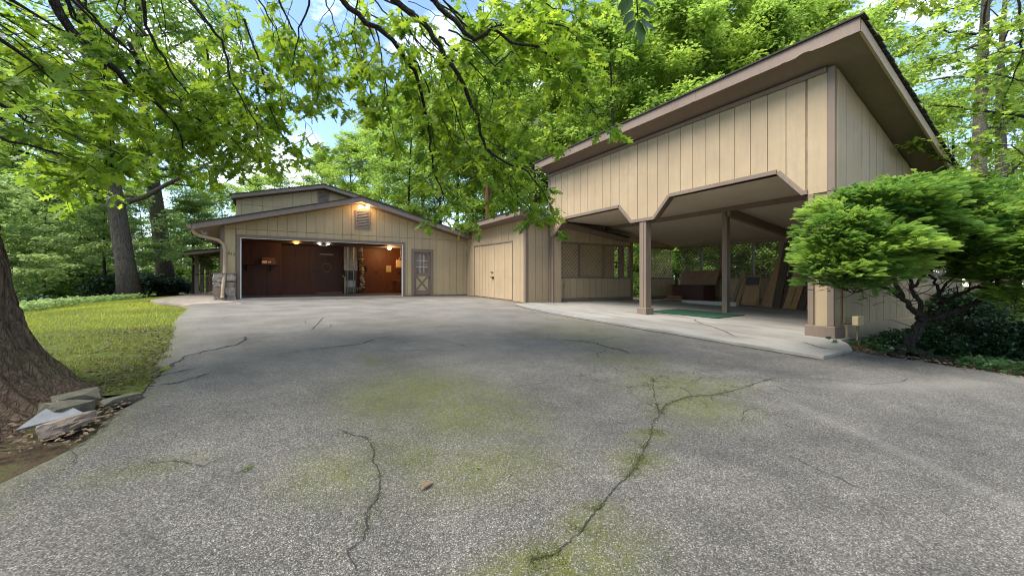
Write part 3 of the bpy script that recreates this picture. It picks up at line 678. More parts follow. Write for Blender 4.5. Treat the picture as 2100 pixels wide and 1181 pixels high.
for i in (1, 2):
    MB().box(px0+(px1-px0)*i/3-.012, px0+(px1-px0)*i/3+.012, GY+.034, GY+.066, wz0, wz1).build('muntin', M['cream'], edo)
    MB().box(px0, px1, GY+.036, GY+.064, wz0+(wz1-wz0)*i/3-.012, wz0+(wz1-wz0)*i/3+.012).build('muntin', M['cream'], edo)
MB().tube([(dx1-.05, GY+.03, CZ+.18), (dx1-.05, GY-.02, CZ+.18), (dx1-.05, GY-.05, CZ+.18)], [.012, .028, .026], 10).build('door_knob', M['black'], edo)
for x0, x1, z0_, z1_ in ((EX0, EX0+.06, GF, EH), (EX1-.06, EX1, GF, EH), (EX0, EX1, EH-.06, EH+.001)):
    MB().box(x0-.06*(x0 == EX0), x1+.06*(x1 == EX1), GY-.035-.002*(z0_ > 2), GY+.1, z0_, z1_+.06*(z0_ > 2)).build('door_casing', M['trim'], hs)
# louvred gable vent
vt = MB(); vx0, vx1, vz0, vz1 = 2.76, 3.33, CZ+2.05, CZ+2.78
vt.box(vx0, vx0+.06, GY-.06, GY-.01, vz0, vz1).box(vx1-.06, vx1, GY-.06, GY-.01, vz0, vz1).box(vx0+.06, vx1-.06, GY-.06, GY-.01, vz0, vz0+.06).box(vx0+.06, vx1-.06, GY-.06, GY-.01, vz1-.06, vz1)
vto = vt.build('gable_vent', M['trim'], hs)
MB().box(vx0+.06, vx1-.06, GY-.024, GY-.0195, vz0+.06, vz1-.06).build('vent_backing', M['black'], vto)
for k in range(10):
    z = vz0+.085+k*.06
    MB().obox(((vx0+vx1)/2, GY-.042, z), ((vx1-vx0)/2-.061, 0, 0), (0, .017, -.014), (0, .003, .004)).build('louvre', M['louvre'], vto)
# twin flood lights under the peak
fl = MB().tube([(3.04, GY-.02, CZ+2.9), (3.04, GY-.1, CZ+2.9)], .05, 12).build('flood_light', M['white'], hs)
for x in (2.93, 3.16):
    MB().tube([(3.04, GY-.08, CZ+2.9), (x, GY-.16, CZ+2.9)], .02, 8).build('lamp_arm', M['white'], fl)
    MB().tube([(x, GY-.13, CZ+2.9), (x+(x-3.04)*.15, GY-.20, CZ+2.885), (x+(x-3.04)*.2, GY-.25, CZ+2.87)], [.03, .06, .066], 12).build('bulb', M['lamp_flood'], fl)
    p_ = bpy.data.lights.new('flood_glow', 'POINT'); p_.energy = 2.6; p_.color = (1, .6, .28); p_.shadow_soft_size = .07
    po = bpy.data.objects.new('flood_glow', p_); COL.objects.link(po); po.location = (x, GY-.36, CZ+2.84); po.parent = fl
# roof of the garage wing
RY0 = GY-.5
for s, xe in ((-1, -2.2), (1, 8.1)):
    zz = lambda x, d: gz(x)+d
    MB().prism('Y', [(xe, gz(xe)-.16), (PKX, gz(PKX)-.16), (PKX, gz(PKX)-.03), (xe, gz(xe)-.03)], RY0+.03, 24).build('soffit', M['soffit'], hs)
    MB().prism('Y', [(xe+s*.02, gz(xe)-.175), (PKX+.0, gz(PKX)-.175), (PKX+.0, gz(PKX)), (xe+s*.02, gz(xe))], RY0-.012, RY0+.028).build('fascia_board', M['fascia'], hs)
    MB().prism('Y', [(xe+s*.05, gz(xe)-.014), (PKX, gz(PKX)+.001), (PKX, gz(PKX)+.035), (xe+s*.05, gz(xe)+.022)], RY0-.04, 24).build('roof', M['shingle'], hs)
MB().box(-2.23, -2.2, RY0+.03, 24, gz(-2.2)-.17, gz(-2.2)-.005).build('fascia_board', M['fascia'], hs)
# gutter, downspout with elbows
gt = MB().prism('Y', [(-2.36, gz(-2.2)-.14), (-2.25, gz(-2.2)-.16), (-2.235, gz(-2.2)-.16), (-2.235, gz(-2.2)-.02), (-2.38, gz(-2.2)-.02)], RY0+.02, 24).build('gutter', M['soffit'], hs)
ds = MB(); zc_ = gz(-2.2)-.16; ds_m = M['door_tan']
P = [(-2.22, GY-.34, zc_+.02), (-2.2, GY-.33, zc_-.10), (-2.08, GY-.30, zc_-.19), (-1.58, GY-.14, zc_-.30), (-1.44, GY-.09, zc_-.42), (-1.40, GY-.075, zc_-.6), (-1.40, GY-.075, CZ+.55), (-1.40, GY-.11, CZ+.35), (-1.43, GY-.32, CZ-.2), (-1.44, GY-.36, CZ-.48), (-1.44, GY-.44, CZ-.54)]
ds.tube(P, .052, 8); ds.build('downspout', ds_m, gt)
MB().tube([(-2.02, GY-.2, zc_-.02), (-1.98, GY-.2, zc_-.1), (-1.9, GY-.28, zc_-.12)], [.02, .035, .06], 10).build('eave_spotlight', M['galv'], hs)
p_ = bpy.data.lights.new('eave_glow', 'POINT'); p_.energy = 3; p_.color = (1, .6, .28); p_.shadow_soft_size = .05
po = bpy.data.objects.new('eave_glow', p_); COL.objects.link(po); po.location = (-1.85, GY+.3, zc_-.15); po.parent = hs
# fieldstone pier at the corner
pr = MB().box(-1.66, OX0-.105, GY-.15, GY+.35, .42, CZ+.26).build('stone_pier', M['mortar'], hs)
def rock(sx, sy, sz_, seed, npt=26, cuts=.8):
    rg = random.Random(seed); bm = bmesh.new()
    for i in range(npt):
        v = Vector((rg.gauss(0, 1), rg.gauss(0, 1), rg.gauss(0, 1))).normalized()
        v = Vector([max(-cuts, min(cuts, c*1.25))/cuts for c in v])
        bm.verts.new((v.x*sx/2, v.y*sy/2, v.z*sz_/2))
    r_ = bmesh.ops.convex_hull(bm, input=bm.verts); bmesh.ops.delete(bm, geom=[g for g in r_['geom_interior'] if isinstance(g, bmesh.types.BMVert)], context='VERTS')
    bmesh.ops.subdivide_edges(bm, edges=list(bm.edges), cuts=3, use_grid_fill=True)
    bmesh.ops.triangulate(bm, faces=list(bm.faces))
    mn_ = min(sx, sy, sz_)
    for v in bm.verts:
        q = v.co*(1.1/mn_)+Vector((seed*3.1, 0, 0)); n_ = v.co.normalized()
        v.co += n_*mn_*(.10*noise.noise(q)+.05*noise.noise(q*2.7)-.04*abs(noise.noise(q*5)))
    me = bpy.data.meshes.new('rock'); bm.to_mesh(me); bm.free(); return me
rows_ = [(.42, .66, [.34, .25]), (.665, .98, [.28, .31]), (.985, 1.13, [.2, .39]), (1.135, 1.405, [.33, .26])]
sd_ = 0
for z0_, z1_, ws in rows_:
    x = -1.67
    for w_ in ws:
        for yy, dep in ((GY-.15, .14),):
            me = rock(w_*.98, .16, (z1_-z0_)*.97, 40+sd_, 30, .62); sd_ += 1; me.materials.append(M['stone'] if sd_ % 3 else M['stone_pink'])
            o = link('stone', me, pr); o.location = (x+w_/2-0, yy-.005, (z0_+z1_)/2); o.matrix_parent_inverse = Matrix()
        x += w_+.005
for k, (z0_, z1_, ws) in enumerate(rows_):
    me = rock(.14, .45, (z1_-z0_)*.96, 60+k, 30, .62); me.materials.append(M['stone']); o = link('stone', me, pr); o.location = (-1.66, GY+.09, (z0_+z1_)/2); o.matrix_parent_inverse = Matrix()
MB().box(-1.70, OX0-.1, GY-.2, GY+.02, CZ+.26, CZ+.295).build('pier_cap', M['trim'], hs)
# house number 413
for i, ch in enumerate('413'):
    cu = bpy.data.curves.new('digit', 'FONT'); cu.body = ch; cu.size = .135; cu.extrude = .008
    to = bpy.data.objects.new('digit_tmp', cu); COL.objects.link(to)
    dg = bpy.context.evaluated_depsgraph_get(); me = bpy.data.meshes.new_from_object(to.evaluated_get(dg)); bpy.data.objects.remove(to)
    me.materials.clear(); me.materials.append(M['digit'])
    me.transform(Matrix.Translation((-1.325+i*.077, GY-.03, CZ+.92-i*.018)) @ Matrix.Rotation(math.pi/2, 4, 'X'))
    link('house_number', me, hs)
# inside the garage
BY = 22.3
MB().box(GX0+.1, 7.3, GY+.06, BY+.1, GF-.1, GF).build('garage_floor', plain('oily garage slab', (.10, .095, .085), .6, var=.4, scale=2), hs)
MB().box(GX0+.1, 7.3, GY+.13, BY+.1, CZ+1.72, CZ+1.78).build('garage_ceiling', plain('garage ceiling', (.18, .145, .12), .8), hs)
MB().box(GX0-.0, GX0+.1, GY+.13, 34, .3, gw(GX0)-.02).build('wall', M['siding_house'], hs)
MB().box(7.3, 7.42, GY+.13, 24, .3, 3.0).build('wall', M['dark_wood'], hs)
def panels(x0, x1, y, mat, z1=CZ+1.72, step=.6):
    x = x0
    while x < x1-.02:
        e = min(x+step, x1); MB().box(x+.003, e-.003, y, y+.06, GF, z1).build('wall_panel', mat, hs); x = e
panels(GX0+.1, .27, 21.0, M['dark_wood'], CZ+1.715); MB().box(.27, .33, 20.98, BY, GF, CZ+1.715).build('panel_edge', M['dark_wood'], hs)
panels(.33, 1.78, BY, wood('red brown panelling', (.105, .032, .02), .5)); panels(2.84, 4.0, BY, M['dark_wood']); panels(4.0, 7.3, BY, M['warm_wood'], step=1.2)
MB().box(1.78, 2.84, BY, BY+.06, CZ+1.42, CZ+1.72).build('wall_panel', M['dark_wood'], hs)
idr = MB().box(1.86, 2.76, BY+.0, BY+.045, GF+.06, CZ+1.38).build('inner_door', M['dark_wood'], hs)
MB().box(1.98, 2.6, BY-.02, BY+.0, CZ+1.33, CZ+1.36).build('curtain_rod', M['white'], idr)
for x0, x1, z0_, z1_ in ((1.78, 1.86, GF, CZ+1.42), (2.76, 2.84, GF, CZ+1.42), (1.86, 2.76, CZ+1.38, CZ+1.42)): MB().box(x0, x1, BY-.025, BY-.001, z0_, z1_).build('door_casing', M['dark_wood'], hs)
MB().box(1.8, 2.95, BY-.45, BY-.03, GF, GF+.07).build('door_step', M['plank_grey'], hs)
def ceiling_lamp(x, y, mat, r, energy, col, name):
    o = MB().lathe((x, y, CZ+1.60), [(r*.6, 0), (r, .03), (r, .09), (r*.8, .12)], 14).build(name, mat, hs)
    MB().lathe((x, y, CZ+1.715), [(r*1.3, 0), (r*1.3, .006)], 14).build('lamp_plate', M['white'], o)
    l_ = bpy.data.lights.new('lamp_glow', 'POINT'); l_.energy = energy; l_.color = col; l_.shadow_soft_size = r
    lo_ = bpy.data.objects.new('lamp_glow', l_); COL.objects.link(lo_); lo_.location = (x, y, CZ+1.50); lo_.parent = o
ceiling_lamp(.85, 19.6, M['lamp_amber'], .11, 6, (1, .5, .12), 'ceiling_lamp')
ceiling_lamp(5.0, 20.9, M['lamp_warm'], .10, 16, (1, .55, .22), 'ceiling_lamp')
for x in (1.72, 2.06):
    ceiling_lamp(x, 19.5, M['lamp_white'], .08, 1.5, (1, .9, .75), 'opener_lamp')
MB().box(1.76, 2.02, 19.3, 19.9, CZ+1.56, CZ+1.70).build('door_opener', M['galv'], hs)
MB().box(1.86, 1.9, GY+.2, 19.3, CZ+1.66, CZ+1.69).build('opener_rail', M['galv'], hs)
for x, z in ((1.62, CZ+.45), (4.62, CZ+.42), (5.8, CZ+.40)): MB().box(x, x+.09, BY-.025, BY, z, z+.13).build('switch_plate', M['black'], hs)
# upper gable of the house beyond
UY = 22.0; UPX, UPZ, US = 2.1, CZ+4.6, .235
uz = lambda x: UPZ-US*abs(x-UPX)
MB().prism('Y', [(-1.4, 3.0), (5.6, 3.0), (5.6, uz(5.6)-.16), (UPX, uz(UPX)-.16), (-1.4, uz(-1.4)-.16)], UY, UY+12).build('upper_wall', M['groove'], hs)
UM = CZ+3.42
boards(hs, 'Y', UY, -1, -1.4, 5.6, .4, flat(3.0, -1.4, 5.6), flat(UM, -1.4, 5.6), hm); boards(hs, 'Y', UY, -1, -1.4, 5.6, .4, flat(UM+.012, -1.4, 5.6), [(-1.4, uz(-1.4)-.17), (UPX, uz(UPX)-.17), (5.6, uz(5.6)-.17)], hm)
for s, xe in ((-1, -1.55), (1, 5.75)):
    MB().prism('Y', [(xe, uz(xe)-.15), (UPX, uz(UPX)-.15), (UPX, uz(UPX)-.02), (xe, uz(xe)-.02)], UY-.45, 34.5).build('soffit', M['soffit'], hs)
    MB().prism('Y', [(xe+s*.02, uz(xe)-.155), (UPX, uz(UPX)-.155), (UPX, uz(UPX)), (xe+s*.02, uz(xe))], UY-.49, UY-.452).build('fascia_board', M['fascia'], hs)
    MB().prism('Y', [(xe+s*.05, uz(xe)-.01), (UPX, uz(UPX)+.002), (UPX, uz(UPX)+.034), (xe+s*.05, uz(xe)+.024)], UY-.52, 34.5).build('roof', M['shingle'], hs)
uv = MB().box(1.86, 2.36, UY-.05, UY-.018, CZ+3.82, CZ+4.36).build('gable_vent', M['trim'], hs)
for k in range(7): MB().obox((2.11, UY-.058, CZ+3.9+k*.062), (.2, 0, 0), (0, .016, -.014), (0, .003, .004)).build('louvre', M['soffit'], uv)
MB().box(-1.45, 5.6, 33, 34, .3, 5).build('wall', M['siding_house'], hs)
# porch along the side
po_ = MB().prism('Y', [(-3.45, CZ+1.16), (GX0, CZ+1.48), (GX0, CZ+1.60), (-3.45, CZ+1.27)], 23, 30.6).build('porch_roof', M['soffit'], hs)
MB().prism('Y', [(-3.5, CZ+1.275), (GX0, CZ+1.605), (GX0, CZ+1.64), (-3.5, CZ+1.31)], 22.96, 30.6).build('shingle_cover', M['shingle'], po_)
for y in (24.3, 26, 28, 29.6):
    MB().box(-3.18, -3.02, y, y+.16, .5, CZ+1.22).build('porch_post', M['trim'], hs)
MB().box(-3.2, -3.0, 24.2, 29.9, CZ+1.10, CZ+1.2).build('porch_beam', M['trim'], hs)
MB().box(-3.4, GX0, 23.4, 30.4, .45, .585).build('porch_floor', M['path'], hs)
# ------------------------------------------------------------------ vegetation
NR = np.random.default_rng(11)
def tri_fan(k): return [(0, i, i+1) for i in range(1, k-1)]
# leaf outlines: (along, across, up); length 1
DIAMOND = ([(0,0,0),(.45,.26,.04),(1,0,-.06),(.45,-.26,.04)], [(0,1,2),(0,2,3)])
OVATE = ([(0,0,0),(.18,.15,.02),(.45,.24,.03),(.75,.17,0),(1,0,-.08),(.75,-.17,0),(.45,-.24,.03),(.18,-.15,.02),(.5,0,-.02)],
         [(8,0,1),(8,1,2),(8,2,3),(8,3,4),(8,4,5),(8,5,6),(8,6,7),(8,7,0)])
def lobed(half, mid=7):
    v = [(0, 0, 0)]; f = []
    mids = [(t, 0, -.03*math.sin(t*3)) for t, _ in half]
    v = mids+[(t, w_, .05*w_-.08*t*t) for t, w_ in half]+[(t, -w_, .05*w_-.08*t*t) for t, w_ in half]
    n = len(half)
    for i in range(n-1):
        f += [(i, i+1, n+i+1), (i, n+i+1, n+i), (i, 2*n+i, 2*n+i+1), (i, 2*n+i+1, i+1)]
    return v, f
OAK = lobed([(0, .006), (.10, .02), (.22, .07), (.30, .24), (.37, .09), (.46, .11), (.58, .36), (.60, .13), (.70, .12), (.82, .27), (.84, .10), (.91, .10), (1.0, .01)])
MAPLE = ([(0,0,0),(-.05,.30,0),(.2,.20,.02),(.42,.52,0),(.5,.2,.02),(1,0,-.06),(.5,-.2,.02),(.42,-.52,0),(.2,-.2,.02),(-.05,-.3,0)], [(0,1,2),(0,2,3),(0,3,4),(0,4,5),(0,5,6),(0,6,7),(0,7,8),(0,8,9)])
def leaf_mesh(name, P, D, U, size, tint, shape, mat):
    """many leaves in one mesh. P bases, D directions, U up vectors, size lengths, tint 0..1"""
    tv, tf = np.array(shape[0], float), np.array(shape[1], int)
    n, k, m = len(P), len(tv), len(tf)
    D = D/np.linalg.norm(D, axis=1, keepdims=True)
    Sd = np.cross(U, D); Sd /= np.linalg.norm(Sd, axis=1, keepdims=True)+1e-9; U2 = np.cross(D, Sd)
    V = P[:, None, :]+size[:, None, None]*(tv[None, :, 0, None]*D[:, None]+tv[None, :, 1, None]*Sd[:, None]+tv[None, :, 2, None]*U2[:, None])
    F = (tf[None]+(np.arange(n)*k)[:, None, None]).reshape(-1)
    me = bpy.data.meshes.new(name); me.vertices.add(n*k); me.vertices.foreach_set('co', V.reshape(-1).astype(np.float32))
    me.loops.add(n*m*3); me.loops.foreach_set('vertex_index', F.astype(np.int32))
    me.polygons.add(n*m); me.polygons.foreach_set('loop_start', np.arange(0, n*m*3, 3, dtype=np.int32))
    me.update(calc_edges=True)
    a = me.attributes.new('tint', 'FLOAT', 'FACE'); a.data.foreach_set('value', np.repeat(np.clip(tint, 0, 1), m).astype(np.float32))
    me.materials.append(mat); return me
def rdirs(n, zmean=0., zs=.35):
    a = NR.uniform(0, 2*np.pi, n); return np.stack([np.cos(a), np.sin(a), NR.normal(zmean, zs, n)], 1)
def rups(n, tilt=.45):
    u = NR.normal(0, tilt, (n, 3)); u[:, 2] = 1; return u
def clump_leaves(C, rad, per, flat_=.5, hollow=.0):
    """C: clump centres (n,3), rad (n,)"""
    n = len(C); idx = np.repeat(np.arange(n), per)
    v = NR.normal(0, 1, (len(idx), 3)); v /= np.linalg.norm(v, axis=1, keepdims=True); v *= (NR.uniform(hollow, 1, len(idx))**.6)[:, None]
    v[:, 2] *= flat_
    return C[idx]+v*rad[idx][:, None], v, idx
def wander(rng, p, d, L_, k, wob, up=0):
    P = [p.copy()]; d = d.normalized()
    for i in range(k):
        d = (d+Vector((rng.gauss(0, wob), rng.gauss(0, wob), rng.gauss(0, wob)+up))).normalized(); P.append(P[-1]+d*(L_/k))
    return P
def make_tree(seed, h, r0, cb, spread, nl, leafmat, barkmat, ls=.2, per=42, lean=(0, 0), sub=6, rc=.75, shape=DIAMOND, fork=None, up=.06, low=None, flatc=.45, dens=1.0, topw=.45):
    """trunk mesh (with limbs and twigs) and crown mesh of leaf-sized faces"""
    rng = random.Random(seed); tb = MB(); C = []
    K = 10; ax = []
    for i in range(K+1):
        t = i/K; ax.append(Vector((lean[0]*h*t+.25*math.sin(t*4+seed)*t*h/14, lean[1]*h*t+.25*math.cos(t*3.1+seed)*t*h/14, -.3+t*(h*.94+.3))))
    rr_ = [r0*(1.25 if i == 0 else 1.0)*(1-.82*(i/K)**1.1) for i in range(K+1)]
    tb.tube(ax, rr_, 9)
    def axp(t):
        f = t*K; i = min(K-1, int(f)); return ax[i].lerp(ax[i+1], f-i), r0*(1-.82*t**1.1)
    for j in range(nl):
        t = cb+(1-cb)*(j+.5)/nl
        p, r = axp(t)
        az = j*2.4+rng.uniform(-.5, .5)
        prof = math.sin(math.pi*(.18+.75*(t-cb)/(1-cb)))**.8 if low is None else low+(1-low)*(1-(t-cb)/(1-cb))
        L_ = spread*prof*rng.uniform(.75, 1.15)
        el = math.radians(8+50*((t-cb)/(1-cb))+rng.uniform(-12, 12))
        d = Vector((math.cos(az)*math.cos(el), math.sin(az)*math.cos(el), math.sin(el)))
        P = wander(rng, p, d, L_, 6, .13, up)
        rl = r*.36
        tb.tube(P, [rl*(1-.85*i/6) for i in range(7)], 6, False)
        for s in range(sub):
            u = .3+.7*(s+rng.random()*.7)/sub; f = u*6; i = min(5, int(f)); q = P[i].lerp(P[i+1], f-i)
            az2 = rng.uniform(0, 6.28); d2 = (d*.7+Vector((math.cos(az2), math.sin(az2), rng.uniform(-.25, .5)))).normalized()
            L2 = L_*.36*rng.uniform(.6, 1.2)
            Q = wander(rng, q, d2, L2, 4, .18)
            tb.tube(Q, [rl*.38*(1-.8*i/4) for i in range(5)], 4, False)
            C.append(Q[-1]); C.append(Q[2]+Vector((rng.gauss(0, .25), rng.gauss(0, .25), rng.gauss(0, .15))))
            if rng.random() < .5: C.append(Q[3]+Vector((rng.gauss(0, .5), rng.gauss(0, .5), rng.gauss(0, .3))))
        C.append(P[-1])
    C = np.array([tuple(c) for c in C]); n = len(C)
    keep = NR.random(n) < dens; C = C[keep]; n = len(C)
    P, v, idx = clump_leaves(C, NR.uniform(.6, 1.25, n)*rc, per, flatc)
    k = len(P); ct = NR.uniform(-.22, .22, n)
    D = v*np.array([1, 1, .4])+rdirs(k, -.25, .3)*.8
    tint = .5+ct[idx]+NR.normal(0, .17, k)
    crown = leaf_mesh('crown', P, D, rups(k, .5), NR.uniform(.7, 1.3, k)*ls, tint, shape, leafmat)
    return tb.mesh('trunk', barkmat, True), crown
def place_tree(kind, meshes, loc, rz, sc, label, cat='tree', group=None):
    r = empty(kind, loc, label, cat, group, rz); r.scale = (sc, sc, sc) if not isinstance(sc, tuple) else sc
    for nm, me in zip(('trunk', 'crown'), meshes):
        if me is None: continue
        o = bpy.data.objects.new(nm, me); COL.objects.link(o); o.parent = r
    return r
def gl(v, dz_=0): return Vector((v.x, v.y, G(v.x, v.y)-.05+dz_))

V = {}
V['tall'] = make_tree(1, 21, .30, .30, 5.6, 24, M['leaf_tall'], M['bark'], .30, 58, sub=7, rc=.95)
V['tall2'] = make_tree(2, 23, .26, .38, 5.0, 22, M['leaf_tall'], M['bark'], .30, 58, sub=7, rc=.95)
V['slim'] = make_tree(3, 19, .16, .35, 3.6, 20, M['leaf_broad'], M['bark_dark'], .27, 54, sub=6, rc=.8)
V['open'] = make_tree(4, 17, .22, .30, 5.0, 16, M['leaf_broad'], M['bark_dark'], .25, 46, sub=6, rc=.8, dens=.85)
V['under'] = make_tree(5, 5.2, .08, .18, 2.6, 14, M['leaf_bush'], M['bark_dark'], .15, 40, sub=5, rc=.5)
V['dogwood'] = make_tree(6, 4.6, .09, .30, 2.7, 13, M['leaf_grey'], M['bark_dark'], .16, 60, sub=5, rc=.5, flatc=.25, low=.6)
def make_bush(seed, rx, hz, mat, n=90, per=40, ls=.12, rc=.32):
    rng = random.Random(seed); tb = MB(); C = []
    for i in range(n):
        a = rng.uniform(0, 6.28); e = rng.uniform(.05, 1)**.8; rr_ = rng.uniform(.55, 1)
        C.append((rx*rr_*math.cos(a)*math.cos(e*1.5), rx*rr_*math.sin(a)*math.cos(e*1.5), hz*(.12+.85*rr_*math.sin(e*1.5))))
    for i in range(9):
        c = C[i*7 % n]; tb.tube([(0, 0, -.1), (c[0]*.4, c[1]*.4, c[2]*.6), c], [.03, .02, .006], 5)
    C = np.array(C); P, v, idx = clump_leaves(C, NR.uniform(.7, 1.3, n)*rc, per, .6)
    k = len(P); ct = NR.uniform(-.25, .25, n)
    me = leaf_mesh('crown', P, v+rdirs(k, 0, .3)*.7, rups(k, .6), NR.uniform(.7, 1.3, k)*ls, .5+ct[idx]+NR.normal(0, .15, k), DIAMOND, mat)
    return tb.mesh('trunk', M['bark_dark'], True), me
V['bush'] = make_bush(1, 1.5, 1.9, M['leaf_bush'], 110, 46, .15, .4)
V['bush2'] = make_bush(2, 1.7, 1.4, M['leaf_bush'], 110, 46, .14, .4)
V['dark'] = make_bush(3, 1.0, .95, M['leaf_dark'], 100, 55, .10, .24)

# ---- two big trees at the end of the lawn
def xc(a, z=0): return (a*.867, -a*.498)
lA = xc(-.135); lB = xc(-.10)
tA = make_tree(21, 19, .36, .22, 6.8, 28, M['leaf_broad'], M['bark'], .21, 46, lean=lA, sub=7, rc=.8, low=.7)
p = at(268, 17.5)
place_tree('oak_tree', tA, gl(p), 0, 1, 'big forked grey-barked tree leaning over the far edge of the lawn')
tB = make_tree(22, 21, .40, .22, 6.2, 26, M['leaf_broad'], M['bark'], .21, 44, lean=lB, sub=6, rc=.8)
p = at(345, 22)
place_tree('oak_tree', tB, gl(p), 0, 1, 'big grey-barked tree standing behind the forked one beside the porch')
# ---- dogwoods with low boughs
for px, z_, s, lb in ((395, 19.5, .8, 'low grey-green dogwood with drooping boughs beside the porch'), (215, 18.8, .95, 'low grey-green dogwood under the leaning forked tree'), (90, 21, 1.35, 'spreading dogwood in the woods beyond the lawn'), (-60, 17, 1.2, 'dogwood at the edge of the woods behind the near trunk')):
    place_tree('dogwood_tree', V['dogwood'], gl(at(px, z_)), R.uniform(0, 6), s, lb)
# ---- woods beyond the lawn
for i, (px, z_, k, s) in enumerate([(40, 30, 'tall', .9), (140, 37, 'slim', .8), (200, 44, 'tall2', .75), (395, 52, 'open', .9), (10, 46, 'tall', .9), (290, 56, 'slim', .9), (455, 64, 'open', .95), (100, 58, 'open', .9), (-40, 60, 'tall2', .9)]):
    place_tree('tall_tree', V[k], gl(at(px, z_)), i*1.7, s, 'tall leafy tree among the woods beyond the lawn', group='woods beyond the lawn')
for i, (x, y, k, s) in enumerate([(-24, 14, 'tall', .9), (-30, 4, 'tall2', .9), (-20, -6, 'open', .9), (-34, -10, 'tall', 1.0), (-27, 22, 'open', .9), (-16, -16, 'tall2', .9)]):
    place_tree('tall_tree', V[k], Vector((x, y, G(x, y)-.05)), i*1.1, s, 'tall leafy tree in the woods beside the rough oak', group='woods beside the drive')
for i in range(46):
    px, z_ = R.uniform(-250, 455), R.uniform(19.5, 44)
    if px > 280: z_ += 14
    q = gl(at(px, z_))
    place_tree('bush', V[['bush', 'bush2', 'under'][i % 3]], q, R.uniform(0, 6), R.uniform(.9, 1.7), 'bright green bush in the undergrowth beyond the lawn', 'bush', 'undergrowth beyond the lawn')
for px, z_, s, lb in ((232, 19, 1.25, 'low dark evergreen shrub in front of the leaning forked tree'), (300, 21, 1.2, 'low dark evergreen shrub between the two big trees'), (352, 21.5, 1.0, 'low dark evergreen shrub at the foot of the porch tree'), (75, 15.2, .9, 'low dark evergreen shrub at the drop-off of the lawn near the rough trunk'), (388, 22.5, .7, 'small dark evergreen shrub beside the porch posts')):
    place_tree('evergreen_shrub', V['dark'], gl(at(px, z_)), R.uniform(0, 6), s, lb, 'shrub')
# ---- trees behind the house and the carport
names = {'tall': 'tall_tree', 'tall2': 'tall_tree', 'slim': 'slender_tree', 'open': 'tall_tree'}
for i, (px, z_, k, s) in enumerate([(560, 62, 'open', 1.0), (655, 66, 'tall', 1.0), (520, 74, 'tall2', .85), (720, 52, 'tall', .85), (790, 44, 'open', .95), (840, 38, 'slim', 1.0), (905, 37, 'open', 1.0), (770, 60, 'tall2', 1.1), (870, 52, 'tall', 1.15)]):
    place_tree(names[k], V[k], gl(at(px, z_)), i*2.1+.4, s, 'leafy tree rising behind the garage roof', group='trees behind the garage')
for i, (px, z_, k, s) in enumerate([(1095, 32, 'tall2', 1.0), (1150, 36, 'tall', 1.1), (1225, 31, 'tall', 1.0), (1300, 29, 'tall2', 1.0), (1365, 33, 'tall', 1.1), (1440, 29, 'tall2', 1.05), (1520, 30, 'tall', 1.0), (1600, 28, 'tall2', 1.0), (1690, 29, 'tall', 1.0), (1770, 31, 'tall2', 1.0), (1180, 46, 'tall', 1.3), (1330, 46, 'tall2', 1.4), (1480, 44, 'tall', 1.4), (1640, 42, 'tall2', 1.3), (1010, 46, 'tall', 1.15), (1260, 25, 'slim', 1.0), (1410, 25, 'slim', 1.05), (1560, 25.5, 'slim', 1.0)]):
    place_tree(names[k], V[k], gl(at(px, z_*1.28)), i*1.3, s*1.22, 'tall light green tree in the woods behind the carport', group='woods behind the carport')
for i, (px, z_, k, s) in enumerate([(1860, 33, 'open', 1.0), (1950, 36, 'open', 1.1), (2090, 34, 'open', 1.0), (2180, 24, 'open', 1.0), (2260, 30, 'tall', .9), (2380, 26, 'tall2', .9)]):
    place_tree('tall_tree', V[k], gl(at(px, z_)), i*1.9+1, s, 'airy tree in the woods past the carport rake', group='woods past the carport')
tS = make_tree(31, 22, .40, .55, 4.2, 12, M['leaf_broad'], M['bark'], .2, 34, sub=5, rc=.7)
place_tree('tall_tree', tS, gl(at(2012, 20)), 0, 1, 'straight grey trunk nearest the carport rake, taller of two')
place_tree('tall_tree', tS, gl(at(2062, 23)), 2, .95, 'straight grey trunk second past the carport rake')
# ---- bare trunks above the shed roof
sn = make_tree(41, 13, .24, .6, 1.2, 5, M['leaf_broad'], M['bark_red'], .2, 20, sub=2, rc=.5)
place_tree('snag_tree', sn, gl(at(1003, 27)), 0, 1, 'reddish flaking trunk rising over the shed roof')
for px, z_, s, lb in ((941, 30, .9, 'dark ivy-wrapped trunk above the house and shed valley'), (1027, 28, .85, 'slim dark trunk just past the reddish flaking one'), (973, 33, .8, 'thin grey trunk between the dark and the reddish ones')):
    place_tree('slender_tree', V['slim'], gl(at(px, z_)), px, s, lb)
for i in range(40):
    px, z_ = (R.uniform(1230, 1800) if i < 24 else R.uniform(1540, 1780)), R.uniform(21, 32)
    q = at(px, z_)
    if q.x < 17.2: q = at(px, z_+6)
    if q.x < 17: continue
    place_tree('bush', V[['under', 'bush', 'under'][i % 3]], gl(q), R.uniform(0, 6), R.uniform(1.0, 1.6), 'bright green undergrowth bush seen through the carport lattice', 'bush', 'undergrowth behind the carport')
for i in range(10):
    q = at(R.uniform(1280, 1420), R.uniform(20, 30)); q = Vector((q.x, max(q.y, 14.5), 0))
    place_tree('bush', V[['under', 'bush2'][i % 2]], gl(q), R.uniform(0, 6), R.uniform(.8, 1.2), 'green bush beyond the lattice beside the shed', 'bush', 'bushes beyond the shed')
